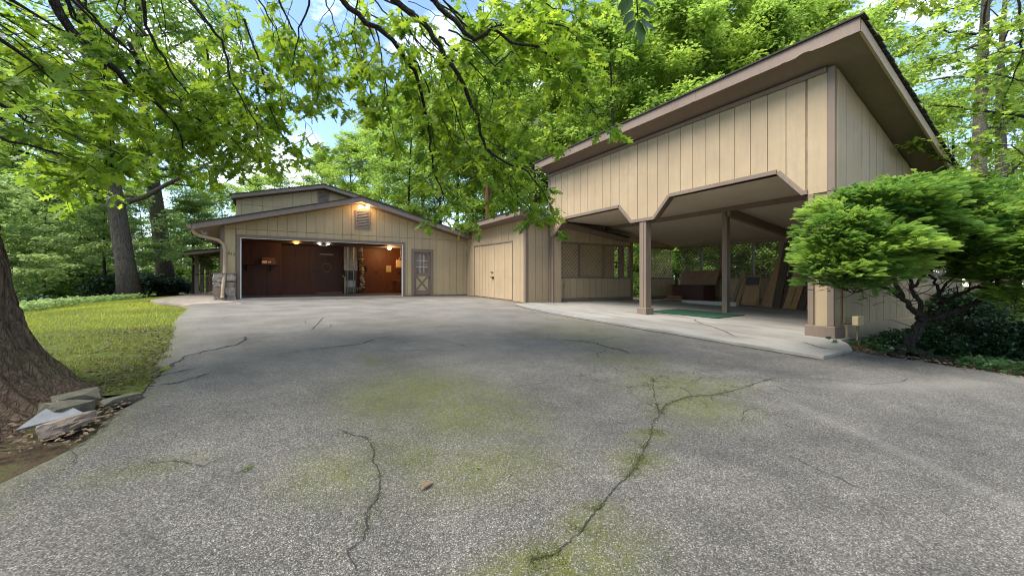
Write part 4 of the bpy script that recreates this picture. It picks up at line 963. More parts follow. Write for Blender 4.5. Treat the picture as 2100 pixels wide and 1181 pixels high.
# ---- far wood closing the view
C = []; rg = random.Random(9)
for i in range(2300):
    a = rg.uniform(0, 6.283); d = rg.uniform(72, 100); q = Vector((d*math.cos(a), d*math.sin(a), 0))
    hmax = 9+5*noise.noise(Vector((a*5, 1, 0)))
    C.append((q.x, q.y, G(q.x, q.y)+rg.uniform(0, 1)**.8*hmax))
C = np.array(C); P, v, idx = clump_leaves(C, NR.uniform(1.2, 2.6, len(C)), 26, .7); k = len(P); ct = NR.uniform(-.25, .25, len(C))
fw = leaf_mesh('far_woods', P, v+rdirs(k, 0, .3)*.7, rups(k, .6), NR.uniform(.5, .95, k), .5+ct[idx]+NR.normal(0, .12, k), DIAMOND, M['leaf_bush'])
tag(link('far_woods', fw), kind='stuff')

# ------------------------------------------------------------------ the near oak: trunk, drooping branches, leaves
OC = Vector((-2.62, 5.25, 0))
ok = empty('oak_tree', (OC.x, OC.y, G(OC.x, OC.y)), 'huge rough-barked oak at the drive edge with boughs hanging over the drive', 'tree')
tm = MB(); NA, NZ = 260, 130
for j in range(NZ):
    h_ = -.25+9.4*(j/(NZ-1))**1.25
    base = .62-.028*max(0, h_)+.46*math.exp(-max(0, h_+.1)/.5)
    for i in range(NA):
        a = 2*math.pi*i/NA; ca, sa = math.cos(a), math.sin(a)
        lobe = 1+(.26*math.cos(5*a+.6)+.14*math.cos(3*a+2))*math.exp(-max(0, h_+.1)/.5)
        r = base*lobe
        s_ = Vector((ca*3.4+.25*math.sin(h_*2.1), sa*3.4, h_*.42))
        rid = 1-abs(noise.noise(s_*2.1+Vector((0, 0, 7))))*2
        rid2 = 1-abs(noise.noise(s_*4.6))*2
        da_ = (a+.88+math.pi) % (2*math.pi)-math.pi; r += .62*math.exp(-max(0, h_+.1)/.28)*math.exp(-(da_/.42)**2)
        r += .095*rid+.035*rid2+.02*noise.noise(Vector((ca*5, sa*5, h_*4)))+.05*noise.noise(Vector((ca*1.3, sa*1.3, h_*.8)))
        lean_ = Vector((-.867*.15*h_, .498*.15*h_, 0))
        tm.v.append((OC.x+ca*r+lean_.x, OC.y+sa*r+lean_.y, G(OC.x, OC.y)+h_))
tm.f = [(j*NA+i, j*NA+(i+1) % NA, (j+1)*NA+(i+1) % NA, (j+1)*NA+i) for j in range(NZ-1) for i in range(NA)]
tm.build('trunk', M['bark_near'], ok, True)
BR = [  # (bearing px, py, distance) from the limb down to the tip, base radius
 ([(110,0,4.0),(146,64,4.1),(217,125,4.3),(264,173,4.5),(328,217,4.8),(369,271,5.0),(375,312,5.1)], .045),
 ([(217,135,4.3),(213,163,4.3),(227,193,4.3),(222,237,4.4),(227,305,4.4),(219,345,4.5)], .013),
 ([(293,0,4.4),(300,54,4.5),(325,98,4.6),(359,159,4.8),(383,190,4.9),(420,222,5.0),(450,260,5.1)], .02),
 ([(388,0,4.8),(417,37,4.8),(454,85,4.9),(474,166,5.0),(491,196,5.1),(532,271,5.3),(525,300,5.3)], .02),
 ([(423,100,5.4),(440,196,5.5),(447,230,5.5)], .014),
 ([(500,40,5.6),(538,142,5.7),(545,203,5.8),(572,264,5.9),(600,310,6.0)], .016),
 ([(264,90,5.2),(284,129,5.2),(308,166,5.3),(339,186,5.4),(389,234,5.5),(430,300,5.6)], .026),
 ([(702,0,5.0),(752,49,5.1),(793,69,5.2),(851,149,5.4),(871,217,5.5),(881,288,5.6),(890,356,5.7),(912,410,5.8),(922,445,5.9)], .035),
 ([(752,49,5.1),(765,75,5.1),(776,98,5.1)], .014),
 ([(838,122,5.3),(857,129,5.3),(882,190,5.4),(895,217,5.4),(932,295,5.6),(959,325,5.6)], .014),
 ([(807,0,4.6),(868,47,4.7),(901,98,4.8),(939,156,4.9),(976,230,5.1),(996,308,5.3),(1037,334,5.4),(1080,352,5.6),(1112,390,5.7),(1135,428,5.8)], .035),
 ([(901,75,4.8),(915,88,4.8),(983,146,4.9),(1023,203,5.0),(1060,240,5.1)], .014),
 ([(888,0,4.3),(932,44,4.4),(972,85,4.5),(1010,59,4.6),(1047,85,4.7),(1101,98,4.8),(1155,130,4.9),(1185,190,5.0)], .03),
 ([(930,22,5.0),(1000,60,5.1),(1080,40,5.2),(1160,55,5.3),(1205,100,5.3)], .016),
 ([(-70,30,3.0),(20,95,3.2),(75,135,3.4),(130,185,3.6)], .02), ([(-90,160,3.0),(0,215,3.2),(60,250,3.3),(120,265,3.4)], .02),
 ([(-40,-30,3.6),(60,20,3.8),(120,60,3.9),(190,85,4.0)], .02), ([(-60,260,3.4),(20,290,3.5),(90,305,3.6),(150,330,3.8)], .016),
 ([(560,-20,5.8),(600,60,6.0),(640,130,6.2),(655,190,6.3)], .016), ([(660,-20,5.6),(690,60,5.7),(705,110,5.8)], .012),
 ([(960,200,5.4),(1010,280,5.6),(1060,330,5.7)], .012), ([(980,-20,5.2),(1090,0,5.3),(1180,30,5.4)], .02), ([(1000,300,5.6),(1060,400,5.8),(1100,440,5.9)], .01),
 ([(640,-20,5.2),(615,60,5.4),(598,140,5.6),(610,215,5.8)], .014), ([(735,-10,5.6),(722,70,5.7),(745,150,5.9),(772,215,6.0)], .012), ([(590,40,5.9),(625,110,6.0),(650,170,6.1)], .01), ([(520,-20,5.4),(560,50,5.5),(585,110,5.6)], .012), ([(770,60,5.6),(790,150,5.8),(800,240,6.0),(812,300,6.1)], .012), ([(180,190,5.0),(260,250,5.2),(320,300,5.4),(360,330,5.5)], .012), ([(40,310,4.4),(130,340,4.6),(200,360,4.8)], .012), ([(400,240,5.6),(470,280,5.8),(520,330,6)], .012),
]
rgb_ = random.Random(77)
for pp_, r0 in list(BR):
    mx_ = sum(q[0] for q in pp_)/len(pp_)
    for k in range(4 if mx_ < 480 or mx_ > 860 else 2):
        low_ = max(q[0] for q in pp_) > 1040 and max(q[1] for q in pp_) > 250
        if low_ and k > 1: break
        dx_, dy_, dzc = (rgb_.gauss(-22, 14), rgb_.gauss(-24, 12), rgb_.uniform(.1, .5)) if low_ else (rgb_.gauss(0, 38), rgb_.gauss(-12, 24), rgb_.uniform(.1, 1.6))
        BR.append(([(x+dx_+rgb_.gauss(0, 8), y+dy_+rgb_.gauss(0, 8), z_+dzc) for x, y, z_ in pp_], r0*.35))
LP, LD, LU, LS, LT_, twigs = [], [], [], [], [], MB()
rg = random.Random(13)
def leaf_tuft(q, d, n, s0, bright):
    for i in range(n):
        a = rg.uniform(0, 6.28)
        dd = d*.6+Vector((math.cos(a), math.sin(a), rg.uniform(-.75, .25))); 
        LP.append(q+Vector((rg.gauss(0, .03), rg.gauss(0, .03), rg.gauss(0, .03)))-d*rg.uniform(0, .12)); LD.append(dd); u = Vector((rg.gauss(0, .5), rg.gauss(0, .5), 1)); LU.append(u)
        LS.append(s0*rg.uniform(.65, 1.2)); LT_.append(bright+rg.gauss(0, .27))
limb = MB()
hub = Vector((OC.x-1.3, OC.y+.75, G(OC.x, OC.y)+6.3))
for bi, (pp_, r0) in enumerate(BR):
    P = [pt(*q) for q in pp_]
    Q = []
    for i in range(len(P)-1):
        n = max(2, int((P[i+1]-P[i]).length/.09))
        for k in range(n): Q.append(P[i].lerp(P[i+1], k/n)+Vector((rg.gauss(0, .008), rg.gauss(0, .008), rg.gauss(0, .008))))
    Q.append(P[-1]); m = len(Q)
    limb.tube(Q, [max(.0035, r0*(1-.9*i/m)) for i in range(m)], 7, False)
    if pp_[0][1] <= 0 or pp_[0][0] < 0:   # carry the limb up and back to the trunk, outside the picture
        a_ = P[0]; d0 = (P[0]-P[1]).normalized(); c1 = a_+d0*.8+Vector((0, 0, .3)); W_ = []
        for i in range(9):
            t = i/8; W_.append(a_*(1-t)**2+c1*2*t*(1-t)+hub*t*t)
        limb.tube(W_, [r0*(1+1.2*i/8) for i in range(9)], 7, False)
    bright = .42+.3*rg.random()
    for i in range(4, m, 2):
        q = Q[i]; d = (Q[min(i+1, m-1)]-Q[i-1]).normalized()
        if rg.random() < .12: continue
        a = rg.uniform(0, 6.28); sd2 = (d*.7+Vector((math.cos(a), math.sin(a), rg.uniform(-.55, .3)))).normalized()
        L2 = rg.uniform(.15, .55); T = wander(rg, q, sd2, L2, 4, .2, -.04)
        twigs.tube(T, [.005, .0045, .004, .003, .002], 4, False)
        b_ = bright+rg.gauss(0, .12)
        leaf_tuft(T[-1], (T[-1]-T[-2]).normalized(), rg.randint(8, 12), .175, b_)
        if L2 > .3: leaf_tuft(T[2], sd2, rg.randint(4, 7), .16, b_)
    leaf_tuft(Q[-1], (Q[-1]-Q[-3]).normalized(), 9, .165, bright)
limb.build('branch', M['bark_dark'], ok, True); tag(twigs.build('fine_twigs', M['bark_dark'], ok, True), kind='stuff')
arr = lambda l: np.array([tuple(v) for v in l])
om = leaf_mesh('crown', arr(LP), arr(LD), arr(LU), np.array(LS), np.array(LT_), OAK, M['leaf_oak'])
link('crown', om, ok)
# upper crown of the same oak, overhead and out of the picture's top edge
C = np.array([(OC.x+rg.gauss(0, 2.2), OC.y+rg.gauss(0, 2.0), 8.5+rg.gauss(0, 1.2)) for i in range(70)])
P, v, idx = clump_leaves(C, NR.uniform(.6, 1.1, len(C)), 40, .5); k = len(P)
link('crown', leaf_mesh('crown', P, v+rdirs(k, -.2, .3), rups(k, .5), NR.uniform(.14, .22, k), .5+NR.normal(0, .2, k), DIAMOND, M['leaf_oak']), ok)

# ------------------------------------------------------------------ near twig with big oval leaves, hanging in from above
hk = empty('hickory_tree', (3.4, -2.6, 0), 'tree beside the drive whose twig of big oval leaves hangs over the carport roof line', 'tree')
tw0 = pt(1305, -60, 2.1)
MB().tube([(3.4, -2.6, -.1), (3.38, -2.55, 2.5), (3.2, -2.3, 5)], [.16, .13, .09], 10).build('trunk', M['bark'], hk, True)
MB().tube([(3.2, -2.3, 5), (2.7, -.8, 4.6), (2.4, .8, 4.0), tuple(tw0)], [.07, .045, .02, .008], 7).build('branch', M['bark_dark'], hk, True)
tip = pt(1308, 38, 2.1)
MB().tube([tuple(tw0), tuple(pt(1306, 0, 2.1)), tuple(tip)], [.006, .004, .003], 6).build('twig', M['bark_dark'], hk, True)
for (x0, y0, x1, y1) in ((1300, 22, 1278, 52), (1304, 40, 1282, 70), (1308, 42, 1298, 82), (1310, 42, 1316, 90), (1312, 38, 1330, 66), (1313, 42, 1347, 64), (1312, 18, 1338, 36), (1310, 0, 1356, 16), (1296, -10, 1266, 22), (1298, -4, 1272, 34), (1310, -14, 1335, -4)):
    a_, b_ = pt(x0, y0, 2.1), pt(x1, y1, 2.1+R.uniform(-.06, .06)); d = b_-a_
    u = Vector((R.uniform(-.3, .3), -1.0, R.uniform(.1, .7)))
    me = leaf_mesh('leaf', arr([a_]), arr([d]), arr([u]), np.array([d.length]), np.array([R.uniform(.2, .9)]), OVATE, M['leaf_hickory']); link('leaf', me, hk)

# ------------------------------------------------------------------ maple past the carport, its boughs crossing the sky by the rake
mpb = at(2330, 8.2)
mt = empty('maple_tree', gl(mpb), 'maple with airy boughs reaching across the carport rake', 'tree')
z0 = G(mpb.x, mpb.y)
MB().tube([(mpb.x, mpb.y, z0-.2), (mpb.x+.1, mpb.y, z0+3), (mpb.x, mpb.y+.1, z0+6.5), (mpb.x-.1, mpb.y+.2, z0+10)], [.22, .18, .14, .08], 10).build('trunk', M['bark'], mt, True)
MBR = [([(2110,240,8.0),(2000,225,8.3),(1920,215,8.5),(1850,235,8.6)],.03), ([(2120,40,7.6),(2000,70,8.0),(1920,60,8.3),(1860,80,8.4)],.03), ([(2120,300,8.2),(2060,370,8.0),(2000,360,8.2),(1940,330,8.3),(1895,300,8.3),(1862,302,8.2)],.028),
       ([(2090,0,7.4),(2095,120,7.8),(2060,200,8.2),(2045,290,8.4)],.02), ([(2120,170,8.6),(2030,150,8.8),(1960,120,9),(1880,140,9.2)],.02), ([(2120,330,7.4),(2070,300,7.6),(1990,290,8)],.016), ([(2110,110,7),(2050,105,7.3),(2000,130,7.6)],.016), ([(2000,-20,8.2),(1960,20,8.4),(1900,10,8.6)],.016), ([(2120,395,7.6),(2060,400,8),(2010,390,8.2)],.012)]
LP, LD, LU, LS, LT_ = [], [], [], [], []; mb_ = MB()
for pp_, r0 in MBR:
    P = [pt(*q) for q in pp_]; Q = []
    for i in range(len(P)-1):
        n = max(2, int((P[i+1]-P[i]).length/.12))
        for k in range(n): Q.append(P[i].lerp(P[i+1], k/n)+Vector((rg.gauss(0, .012), rg.gauss(0, .012), rg.gauss(0, .012))))
    Q.append(P[-1]); m = len(Q)
    mb_.tube(Q, [max(.005, r0*(1-.85*i/m)) for i in range(m)], 6, False)
    mb_.tube([Q[0], Q[0].lerp(Vector((mpb.x, mpb.y, Q[0].z+.4)), .5), (mpb.x, mpb.y, Q[0].z-.3)], [r0, r0*1.4, r0*1.8], 6, False)
    for i in range(2, m):
        for s in range(2):
            a = rg.uniform(0, 6.28); d = (Q[min(i+1, m-1)]-Q[i-1]).normalized()*.5+Vector((math.cos(a), math.sin(a), rg.uniform(-.3, .3)))
            T = wander(rg, Q[i], d, rg.uniform(.2, .6), 3, .2); mb_.tube(T, [.005, .004, .003, .002], 4, False)
            leaf_tuft(T[-1], d.normalized(), rg.randint(5, 8), .13, .5+rg.gauss(0, .15)); leaf_tuft(T[1], d.normalized(), 3, .12, .5)
mb_.build('branch', M['bark_dark'], mt, True)
link('crown', leaf_mesh('crown', arr(LP), arr(LD), arr(LU), np.array(LS), np.array(LT_), MAPLE, M['leaf_tall']), mt)
# bright young leaves nearer the camera
ym = empty('maple_sapling', gl(at(2300, 3.6)), 'maple sapling beside the drive with a tuft of yellow-green leaves at the top edge', 'tree')
q0 = at(2300, 3.6)
MB().tube([gl(q0, -.1), (q0.x, q0.y, 2), (q0.x-.1, q0.y+.1, 3.9)], [.04, .03, .02], 7).build('trunk', M['bark'], ym, True)
MB().tube([(q0.x-.1, q0.y+.1, 3.9), tuple(pt(2050, -70, 3.7)), tuple(pt(1920, -20, 3.6)), tuple(pt(1878, 20, 3.6))], [.015, .01, .006, .003], 6).build('branch', M['bark_dark'], ym, True)
SC = np.array([(q0.x+R.gauss(.15, .25), q0.y+R.gauss(-.15, .25), 4.1+R.gauss(0, .3)) for _ in range(14)]); SP, sv2, _i = clump_leaves(SC, NR.uniform(.25, .4, 14), 16, .6)
link('crown', leaf_mesh('crown', SP, sv2+rdirs(len(SP), -.2, .3), rups(len(SP), .5), NR.uniform(.09, .14, len(SP)), .5+NR.normal(0, .2, len(SP)), MAPLE, M['leaf_yellow']), ym)
for k in range(24):
    a_ = pt(R.uniform(1845, 1925), R.uniform(-15, 28), 3.6+R.uniform(-.1, .1)); d = Vector((R.uniform(-1, .3), R.uniform(-.3, .6), R.uniform(-.9, .1)))
    link('leaf', leaf_mesh('leaf', arr([a_]), arr([d]), arr([(R.gauss(0, .4), -.8, .7)]), np.array([R.uniform(.09, .14)]), np.array([R.random()]), MAPLE, M['leaf_yellow']), ym)

# ------------------------------------------------------------------ cypress shrub by the carport corner
cy = at(1858, 6.55); cyz = G(cy.x, cy.y)-.06
cs = empty('cypress_shrub', (cy.x, cy.y, cyz), 'large feathery cypress shrub with bare dark limbs beside the carport corner', 'shrub')
LIM = [([(1858,722,6.55),(1872,690,6.5),(1893,660,6.5)],.10,.085), ([(1893,660,6.5),(1877,640,6.4),(1852,615,6.3),(1833,574,6.2),(1818,540,6.1),(1800,500,6.0),(1790,460,6.0)],.06,.015),
       ([(1893,660,6.5),(1885,620,6.5),(1870,590,6.5),(1868,560,6.5),(1850,510,6.6),(1840,450,6.7)],.05,.012), ([(1893,660,6.5),(1925,650,6.45),(1968,639,6.4),(2008,617,6.3),(2040,590,6.2),(2056,552,6.1),(2075,500,6.1),(2090,450,6.1)],.07,.015),
       ([(1915,652,6.45),(1930,625,6.5),(1926,600,6.6),(1915,575,6.7),(1905,540,6.8),(1895,480,6.8)],.045,.012), ([(1930,622,6.5),(1960,605,6.4),(2000,590,6.3),(2060,596,6.1),(2130,590,5.9)],.035,.015),
       ([(1850,612,6.3),(1810,588,6.1),(1770,570,5.9),(1735,548,5.7),(1705,520,5.6)],.03,.008), ([(1833,574,6.2),(1790,590,5.9),(1755,600,5.7),(1725,590,5.6)],.016,.006), ([(1870,590,6.5),(1900,560,6.4),(1950,530,6.2),(1980,480,6.1)],.03,.01),
       ([(1818,540,6.1),(1770,520,5.9),(1740,480,5.8)],.02,.007), ([(1926,600,6.6),(1960,560,6.6),(2010,520,6.5),(2040,470,6.5)],.025,.008)]
lm_ = MB()
for pp_, ra, rb in LIM:
    P = [pt(*q) for q in pp_]; Q = []
    for i in range(len(P)-1):
        for k in range(4): Q.append(P[i].lerp(P[i+1], k/4)+Vector((rg.gauss(0, .012), rg.gauss(0, .012), rg.gauss(0, .012))))
    Q.append(P[-1]); m = len(Q); lm_.tube(Q, [.78*(ra+(rb-ra)*i/(m-1)) for i in range(m)], 8, False)
    for i in range(4, m, 2):
        for s in range(2):
            T = wander(rg, Q[i], Vector((rg.gauss(0, 1), rg.gauss(0, 1), rg.uniform(-.2, 1.2))), rg.uniform(.25, .7), 5, .25); lm_.tube(T, [.009, .007, .005, .004, .003, .002], 4, False)
b0 = pt(1858, 722, 6.55)
for k in range(6):
    a = k*1.05; lm_.tube([(b0.x, b0.y, b0.z+.08), (b0.x+.3*math.cos(a), b0.y+.3*math.sin(a), cyz+.06), (b0.x+.7*math.cos(a+.2), b0.y+.7*math.sin(a+.2), cyz-.02)], [.07, .04, .015], 6)
lm_.build('trunk', M['bark_dark'], cs, True)
# feathery spray: an axis with tapering side shoots
sv_, sf_ = [], []
def strip(p0, p1, w_):
    p0, p1 = Vector(p0), Vector(p1); d = (p1-p0).normalized(); s_ = Vector((-d.y, d.x, 0))*w_; o = len(sv_)
    sv_.extend([tuple(p0-s_), tuple(p0+s_), tuple(p0.lerp(p1, .6)+s_*.9), tuple(p1), tuple(p0.lerp(p1, .6)-s_*.9)]); sf_.extend([(o, o+1, o+2), (o, o+2, o+4), (o+4, o+2, o+3)])
droop = lambda t: -.22*t*t+.10*t
strip((0, 0, 0), (.55, 0, .03), .022); strip((.5, 0, .03), (1, 0, droop(1)), .03)
for k in range(5):
    t = .12+.165*k; l = .40*math.sin(math.pi*(.25+.62*t))
    for s in (-1, 1): strip((t, 0, droop(t)), (min(1.0, t+l*.8), s*l*.62, droop(t)-.06), .042)
SPRAY = (sv_, sf_)
LOBES = [(1735,462,5.75,.60,.34),(1695,505,5.6,.45,.32),(1790,432,6.1,.72,.34),(1850,415,6.5,.72,.34),(1910,428,6.8,.72,.34),(1965,446,6.9,.66,.32),(1770,500,5.6,.58,.28),(1850,478,5.9,.62,.28),(1920,488,6.1,.62,.26),(1695,555,5.5,.38,.26),(1990,465,6.3,.7,.34),(2060,440,6.4,.85,.42),(2120,480,6.0,.85,.42),(2040,510,6.0,.65,.30),(2110,560,5.9,.6,.30),(2150,420,6.8,.9,.5),(1830,445,6.1,.62,.36),(1725,545,5.6,.42,.3),(2090,545,5.9,.6,.36),(1990,520,6.2,.45,.26),(1780,545,5.8,.4,.22),(2130,600,5.8,.4,.25),(1745,570,5.6,.3,.18),(2170,540,5.9,.7,.36)]
P, D, U, SS, TT = [], [], [], [], []
for px, py, z_, rx, rz_ in LOBES:
    c = pt(px, py, z_)
    for i in range(int(34*rx)):
        v = Vector((rg.gauss(0, 1), rg.gauss(0, 1), rg.gauss(.3, .7))).normalized()
        if v.z < -.3: continue
        rr_ = rg.uniform(.75, 1.08); pc = c+Vector((v.x*rx*rr_, v.y*rx*rr_, v.z*rz_*rr_))
        if pc.y > PY0-.2 and pc.x > PX-.2: continue
        tb_ = (pc.x*.867-pc.y*.498)/(pc.x*.498+pc.y*.867)*854+1050
        if tb_ < 1672: continue
        out = Vector((v.x, v.y, .12)).normalized(); bt = rg.gauss(0, .22); pr_ = rg.uniform(.16, .32)
        for k in range(int(560*pr_)):
            w2 = Vector((rg.gauss(0, 1), rg.gauss(0, 1), 0)); w2 = w2.normalized()*rg.random()**.6*pr_
            q = pc+w2+Vector((0, 0, rg.gauss(0, .045)-.35*w2.length_squared/pr_))
            P.append(q); D.append(out*.8+w2/pr_*.8+Vector((rg.gauss(0, .15), rg.gauss(0, .15), rg.gauss(.12, .12)))); U.append((rg.gauss(0, .5), rg.gauss(0, .5), 1)); SS.append(rg.uniform(.07, .16)); TT.append(.5+bt+rg.gauss(0, .15))
for pp_, ra, rb in LIM[6:]:      # sparse inner sprays along the lower limbs
    for i in range(26):
        q = pt(*pp_[rg.randrange(1, len(pp_))])+Vector((rg.gauss(0, .2), rg.gauss(0, .2), rg.gauss(0, .12)))
        if (q.x*.867-q.y*.498)/(q.x*.498+q.y*.867)*854+1050 < 1740: continue
        P.append(q); D.append(rdirs(1, -.1, .3)[0]); U.append((0, 0, 1)); SS.append(rg.uniform(.12, .22)); TT.append(.4)
link('crown', leaf_mesh('crown', arr(P), arr(D), arr(U), np.array(SS), np.array(TT), SPRAY, M['cypress']), cs)
# low cypress suckers and shade shrubs behind it
for i, (px, z_, s, lb) in enumerate([(1905, 7.0, .55, 'low dark evergreen tuft right behind the cypress trunk'), (1840, 6.9, .4, 'small dark evergreen tuft against the carport siding'), (1985, 7.2, .75, 'low dark evergreen shrub under the spreading cypress limb'), (2075, 7.0, .8, 'low dark evergreen shrub at the right end under the cypress'), (1950, 9.2, 1.0, 'shaded evergreen shrub behind the cypress, farther back')]):
    place_tree('evergreen_shrub', V['dark'], gl(at(px, z_)), i, s, lb, 'shrub')
for i in range(16):
    q = at(R.uniform(1880, 2300), R.uniform(10.5, 20))
    if q.y > 2 : q.y = 2-R.random()*2
    place_tree('bush', V[['bush', 'under', 'bush2'][i % 3]], gl(q), R.uniform(0, 6), R.uniform(.7, 1.2), 'bright bush on the slope below the cypress', 'bush', 'bushes on the slope past the drive')

# ------------------------------------------------------------------ ground growth
def scatter(name, n, fn, mat, shape, size, tilt=.5, zd=(0, .3), kindtint=.5):
    P, D = [], []; T = []
    while len(P) < n:
        q = fn()
        if q is None: continue
        P.append(q[:3]); T.append(q[3] if len(q) > 3 else .5)
    P = np.array(P); k = len(P)
    me = leaf_mesh(name, P, rdirs(k, *zd), rups(k, tilt), NR.uniform(*size, k), np.array(T)+NR.normal(0, .15, k), shape, mat)
    return tag(link(name, me), kind='stuff')
BLADE = ([(0,-.05,0),(0,.05,0),(.5,.04,.0),(.5,-.04,.0),(1,0,-.12)], [(0,1,2),(0,2,3),(3,2,4)])
def gfn():
    y = 3.9+R.random()**1.5*18.4; x = R.uniform(lawn_l(y)-.3, lawn_r(y)+.05+.12*noise.noise(Vector((y*4, 0, 2))))
    if (x-OC.x)**2+(y-OC.y)**2 < 1.2 or (y < 5.2 and x > -2): return None
    t = .12+.5*sm(7.5, 11.5, y)+.4*noise.noise(Vector((x*.8, y*.8, 0)))  # far lawn tinted brighter, sunlight put into the blade colour; near part browner
    if y < 9.5 and noise.noise(Vector((x*2.2, y*2.2, 3))) > .22: return None
    return (x, y, G(x, y)-.02, t)
scatter('grass', 70000, gfn, M['grass'], BLADE, (.03, .085), .3, (1.3, .7))
def lf():
    y = 3.6+R.random()**1.3*6.5; x = edge_x(y)-abs(R.gauss(0, .5))+.05
    return (x, y, G(x, y)+.015)
scatter('leaf_litter', 1500, lf, M['litter'], OVATE, (.02, .055), .6, (0, .1))
def iv():
    x, y = R.uniform(7.45, 14), R.uniform(-3, 3.3)
    if x < 7.6+.25*noise.noise(Vector((y, 0, 0))) or (y > 1.8 and x < 9 and R.random() < .75): return None
    return (x, y, G(x, y)+R.uniform(0, .12))
scatter('ivy_cover', 9000, iv, M['ivy'], MAPLE, (.06, .11), .6, (0, .3))
def lv2():
    x, y = R.uniform(7.4, 10), R.uniform(.5, 3.4); return (x, y, G(x, y)+.0)
scatter('mulch_litter', 2200, lv2, M['litter'], OVATE, (.02, .06), .6, (0, .15))
def gc():
    y = R.uniform(9, 22); x = lawn_l(y)-R.uniform(0, 3.2); return (x, y, G(x, y)+R.uniform(0, .22))
scatter('ground_cover', 16000, gc, M['leaf_grey'], OVATE, (.08, .15), .5, (0, .3))
def wf():
    a, b_ = R.uniform(-22, 24), R.uniform(8, 50)
    if -6 < a < 16.5 and b_ < 36: return None
    return (a, b_, G(a, b_)+R.uniform(0, .15))
scatter('forest_undergrowth', 16000, wf, M['leaf_bush'], OVATE, (.12, .24), .5, (0, .3))
# moss tufts rooted in the cracks and the mossy patches of the drive
def mo():
    if R.random() < .5:
        P_, wd = CR[R.choice((9, 11, 11, 11, 12, 13, 13))]; i = R.choices(range(len(P_)-1), [math.dist(u, v) for u, v in zip(P_, P_[1:])])[0]; f = R.random(); k = R.choice((.012, .03, .07))
        x, y = P_[i][0]+(P_[i+1][0]-P_[i][0])*f+R.gauss(0, k), P_[i][1]+(P_[i+1][1]-P_[i][1])*f+R.gauss(0, k)
    else:
        (cx, cy), rx, ry, s_ = R.choice(MOSS); x, y = R.gauss(cx, rx*.5), R.gauss(cy, ry*.5)
    if noise.noise(Vector((x*6, y*6, 1))) < -.05: return None
    return (x, y, dz(x, y)+.001, R.uniform(.1, .6))
scatter('moss_tufts', 11000, mo, M['moss'], DIAMOND, (.004, .011), .6, (.5, .4))
# ------------------------------------------------------------------ small things
def lone(o, label, cat, group=None): return tag(o, label, cat, group)
def put_rock(name, loc, dims, seed, mat, label, rz=0, tilt=(0, 0)):
    me = rock(dims[0], dims[1], dims[2], seed, 34, .6); me.materials.append(mat)
    o = link(name, me); o.location = loc; o.rotation_euler = (tilt[0], tilt[1], rz); return lone(o, label, 'stone')
gz_ = lambda x, y: G(x, y)
put_rock('stone', (-1.36, 4.62, gz_(-1.36, 4.62)+.05), (.27, .20, .10), 5, M['stone_mossy'], 'flat mossy slab, topmost of the stones at the oak roots', .3, (.1, -.12))
put_rock('stone', (-1.34, 4.36, gz_(-1.34, 4.36)+.03), (.24, .19, .13), 8, M['stone_mossy'], 'blocky cracked grey stone under the mossy slab by the oak', .9, (.0, .15))
put_rock('stone', (-1.23, 4.05, gz_(-1.23, 4.05)+.01), (.32, .15, .11), 11, M['stone_pink'], 'pinkish pitted stone nearest the asphalt by the oak', 1.25, (-.2, .05))
put_rock('stone', (-1.10, 4.60, gz_(-1.1, 4.6)+.0), (.32, .09, .08), 14, M['stone_mossy'], 'long mossy stone half sunk along the asphalt edge', 1.0, (0, .05))
# folded grey sheet wedged under the stones
fs = MB(); a_, b_, c_, d_ = Vector((-1.35, 4.12, gz_(-1.35, 4.12)+.03)), Vector((-1.20, 4.20, gz_(-1.2, 4.2)+.04)), Vector((-1.40, 4.40, gz_(-1.4, 4.4)+.10)), Vector((-1.47, 4.0, gz_(-1.47, 4.0)+.03))
nrm_ = (b_-a_).cross(c_-a_).normalized()*.006
fs.add([a_, b_, c_, a_+nrm_, b_+nrm_, c_+nrm_], [(0,2,1), (3,4,5), (0,1,4,3), (1,2,5,4), (2,0,3,5)])
fs.add([a_, c_, d_, a_+nrm_, c_+nrm_, d_+nrm_], [(0,2,1), (3,4,5), (0,1,4,3), (1,2,5,4), (2,0,3,5)])
lone(fs.build('metal_scrap', M['grey_sheet']), 'bent pale grey sheet of scrap wedged under stones at the oak', 'scrap')
for i, (x, y, l, a, lb) in enumerate([(-1.25, 3.86, .3, .7, 'thin dead stick on the soil below the scrap sheet'), (-1.16, 3.84, .16, 1.1, 'short dead stick beside the pinkish stone')]):
    lone(MB().tube([(x, y, gz_(x, y)+.05), (x+l*.5*math.cos(a), y+l*.5*math.sin(a), gz_(x, y)+.06), (x+l*math.cos(a), y+l*math.sin(a), gz_(x, y)+.05)], [.006, .008, .005], 6).build('dead_stick', M['plank_grey']), lb, 'stick')
# bits lying on the asphalt
def leaf_on_drive(x, y, l, a, mat, label, shape=OVATE, wide=1):
    tv = [(p[0]-.5, p[1]*wide, abs(p[1])*.5+.12*(p[0]-.5)**2) for p in shape[0]]
    ca, sa = math.cos(a), math.sin(a)
    m = MB().add([(x+l*(p[0]*ca-p[1]*sa), y+l*(p[0]*sa+p[1]*ca), dz(x, y)+.008+l*p[2]) for p in tv], shape[1])
    lone(m.build('fallen_leaf', mat), label, 'leaf')
leaf_on_drive(.69, 2.08, .10, .55, M['plank'], 'curled tan dead leaf lying mid-drive in the foreground', OVATE, .6)
leaf_on_drive(1.0, 2.13, .035, 2.0, M['leaf_yellow'], 'tiny pale green leaf flake near the mossy patch', OVATE)
leaf_on_drive(3.05, 1.3, .06, .3, M['stone_pink'], 'slim pinkish leaf scrap on the bare asphalt', OVATE, .5)
leaf_on_drive(-1.0, 5.75, .22, 1.2, M['leaf_yellow'], 'pale green blade of grass lying across the crack by the lawn', OVATE, .2)
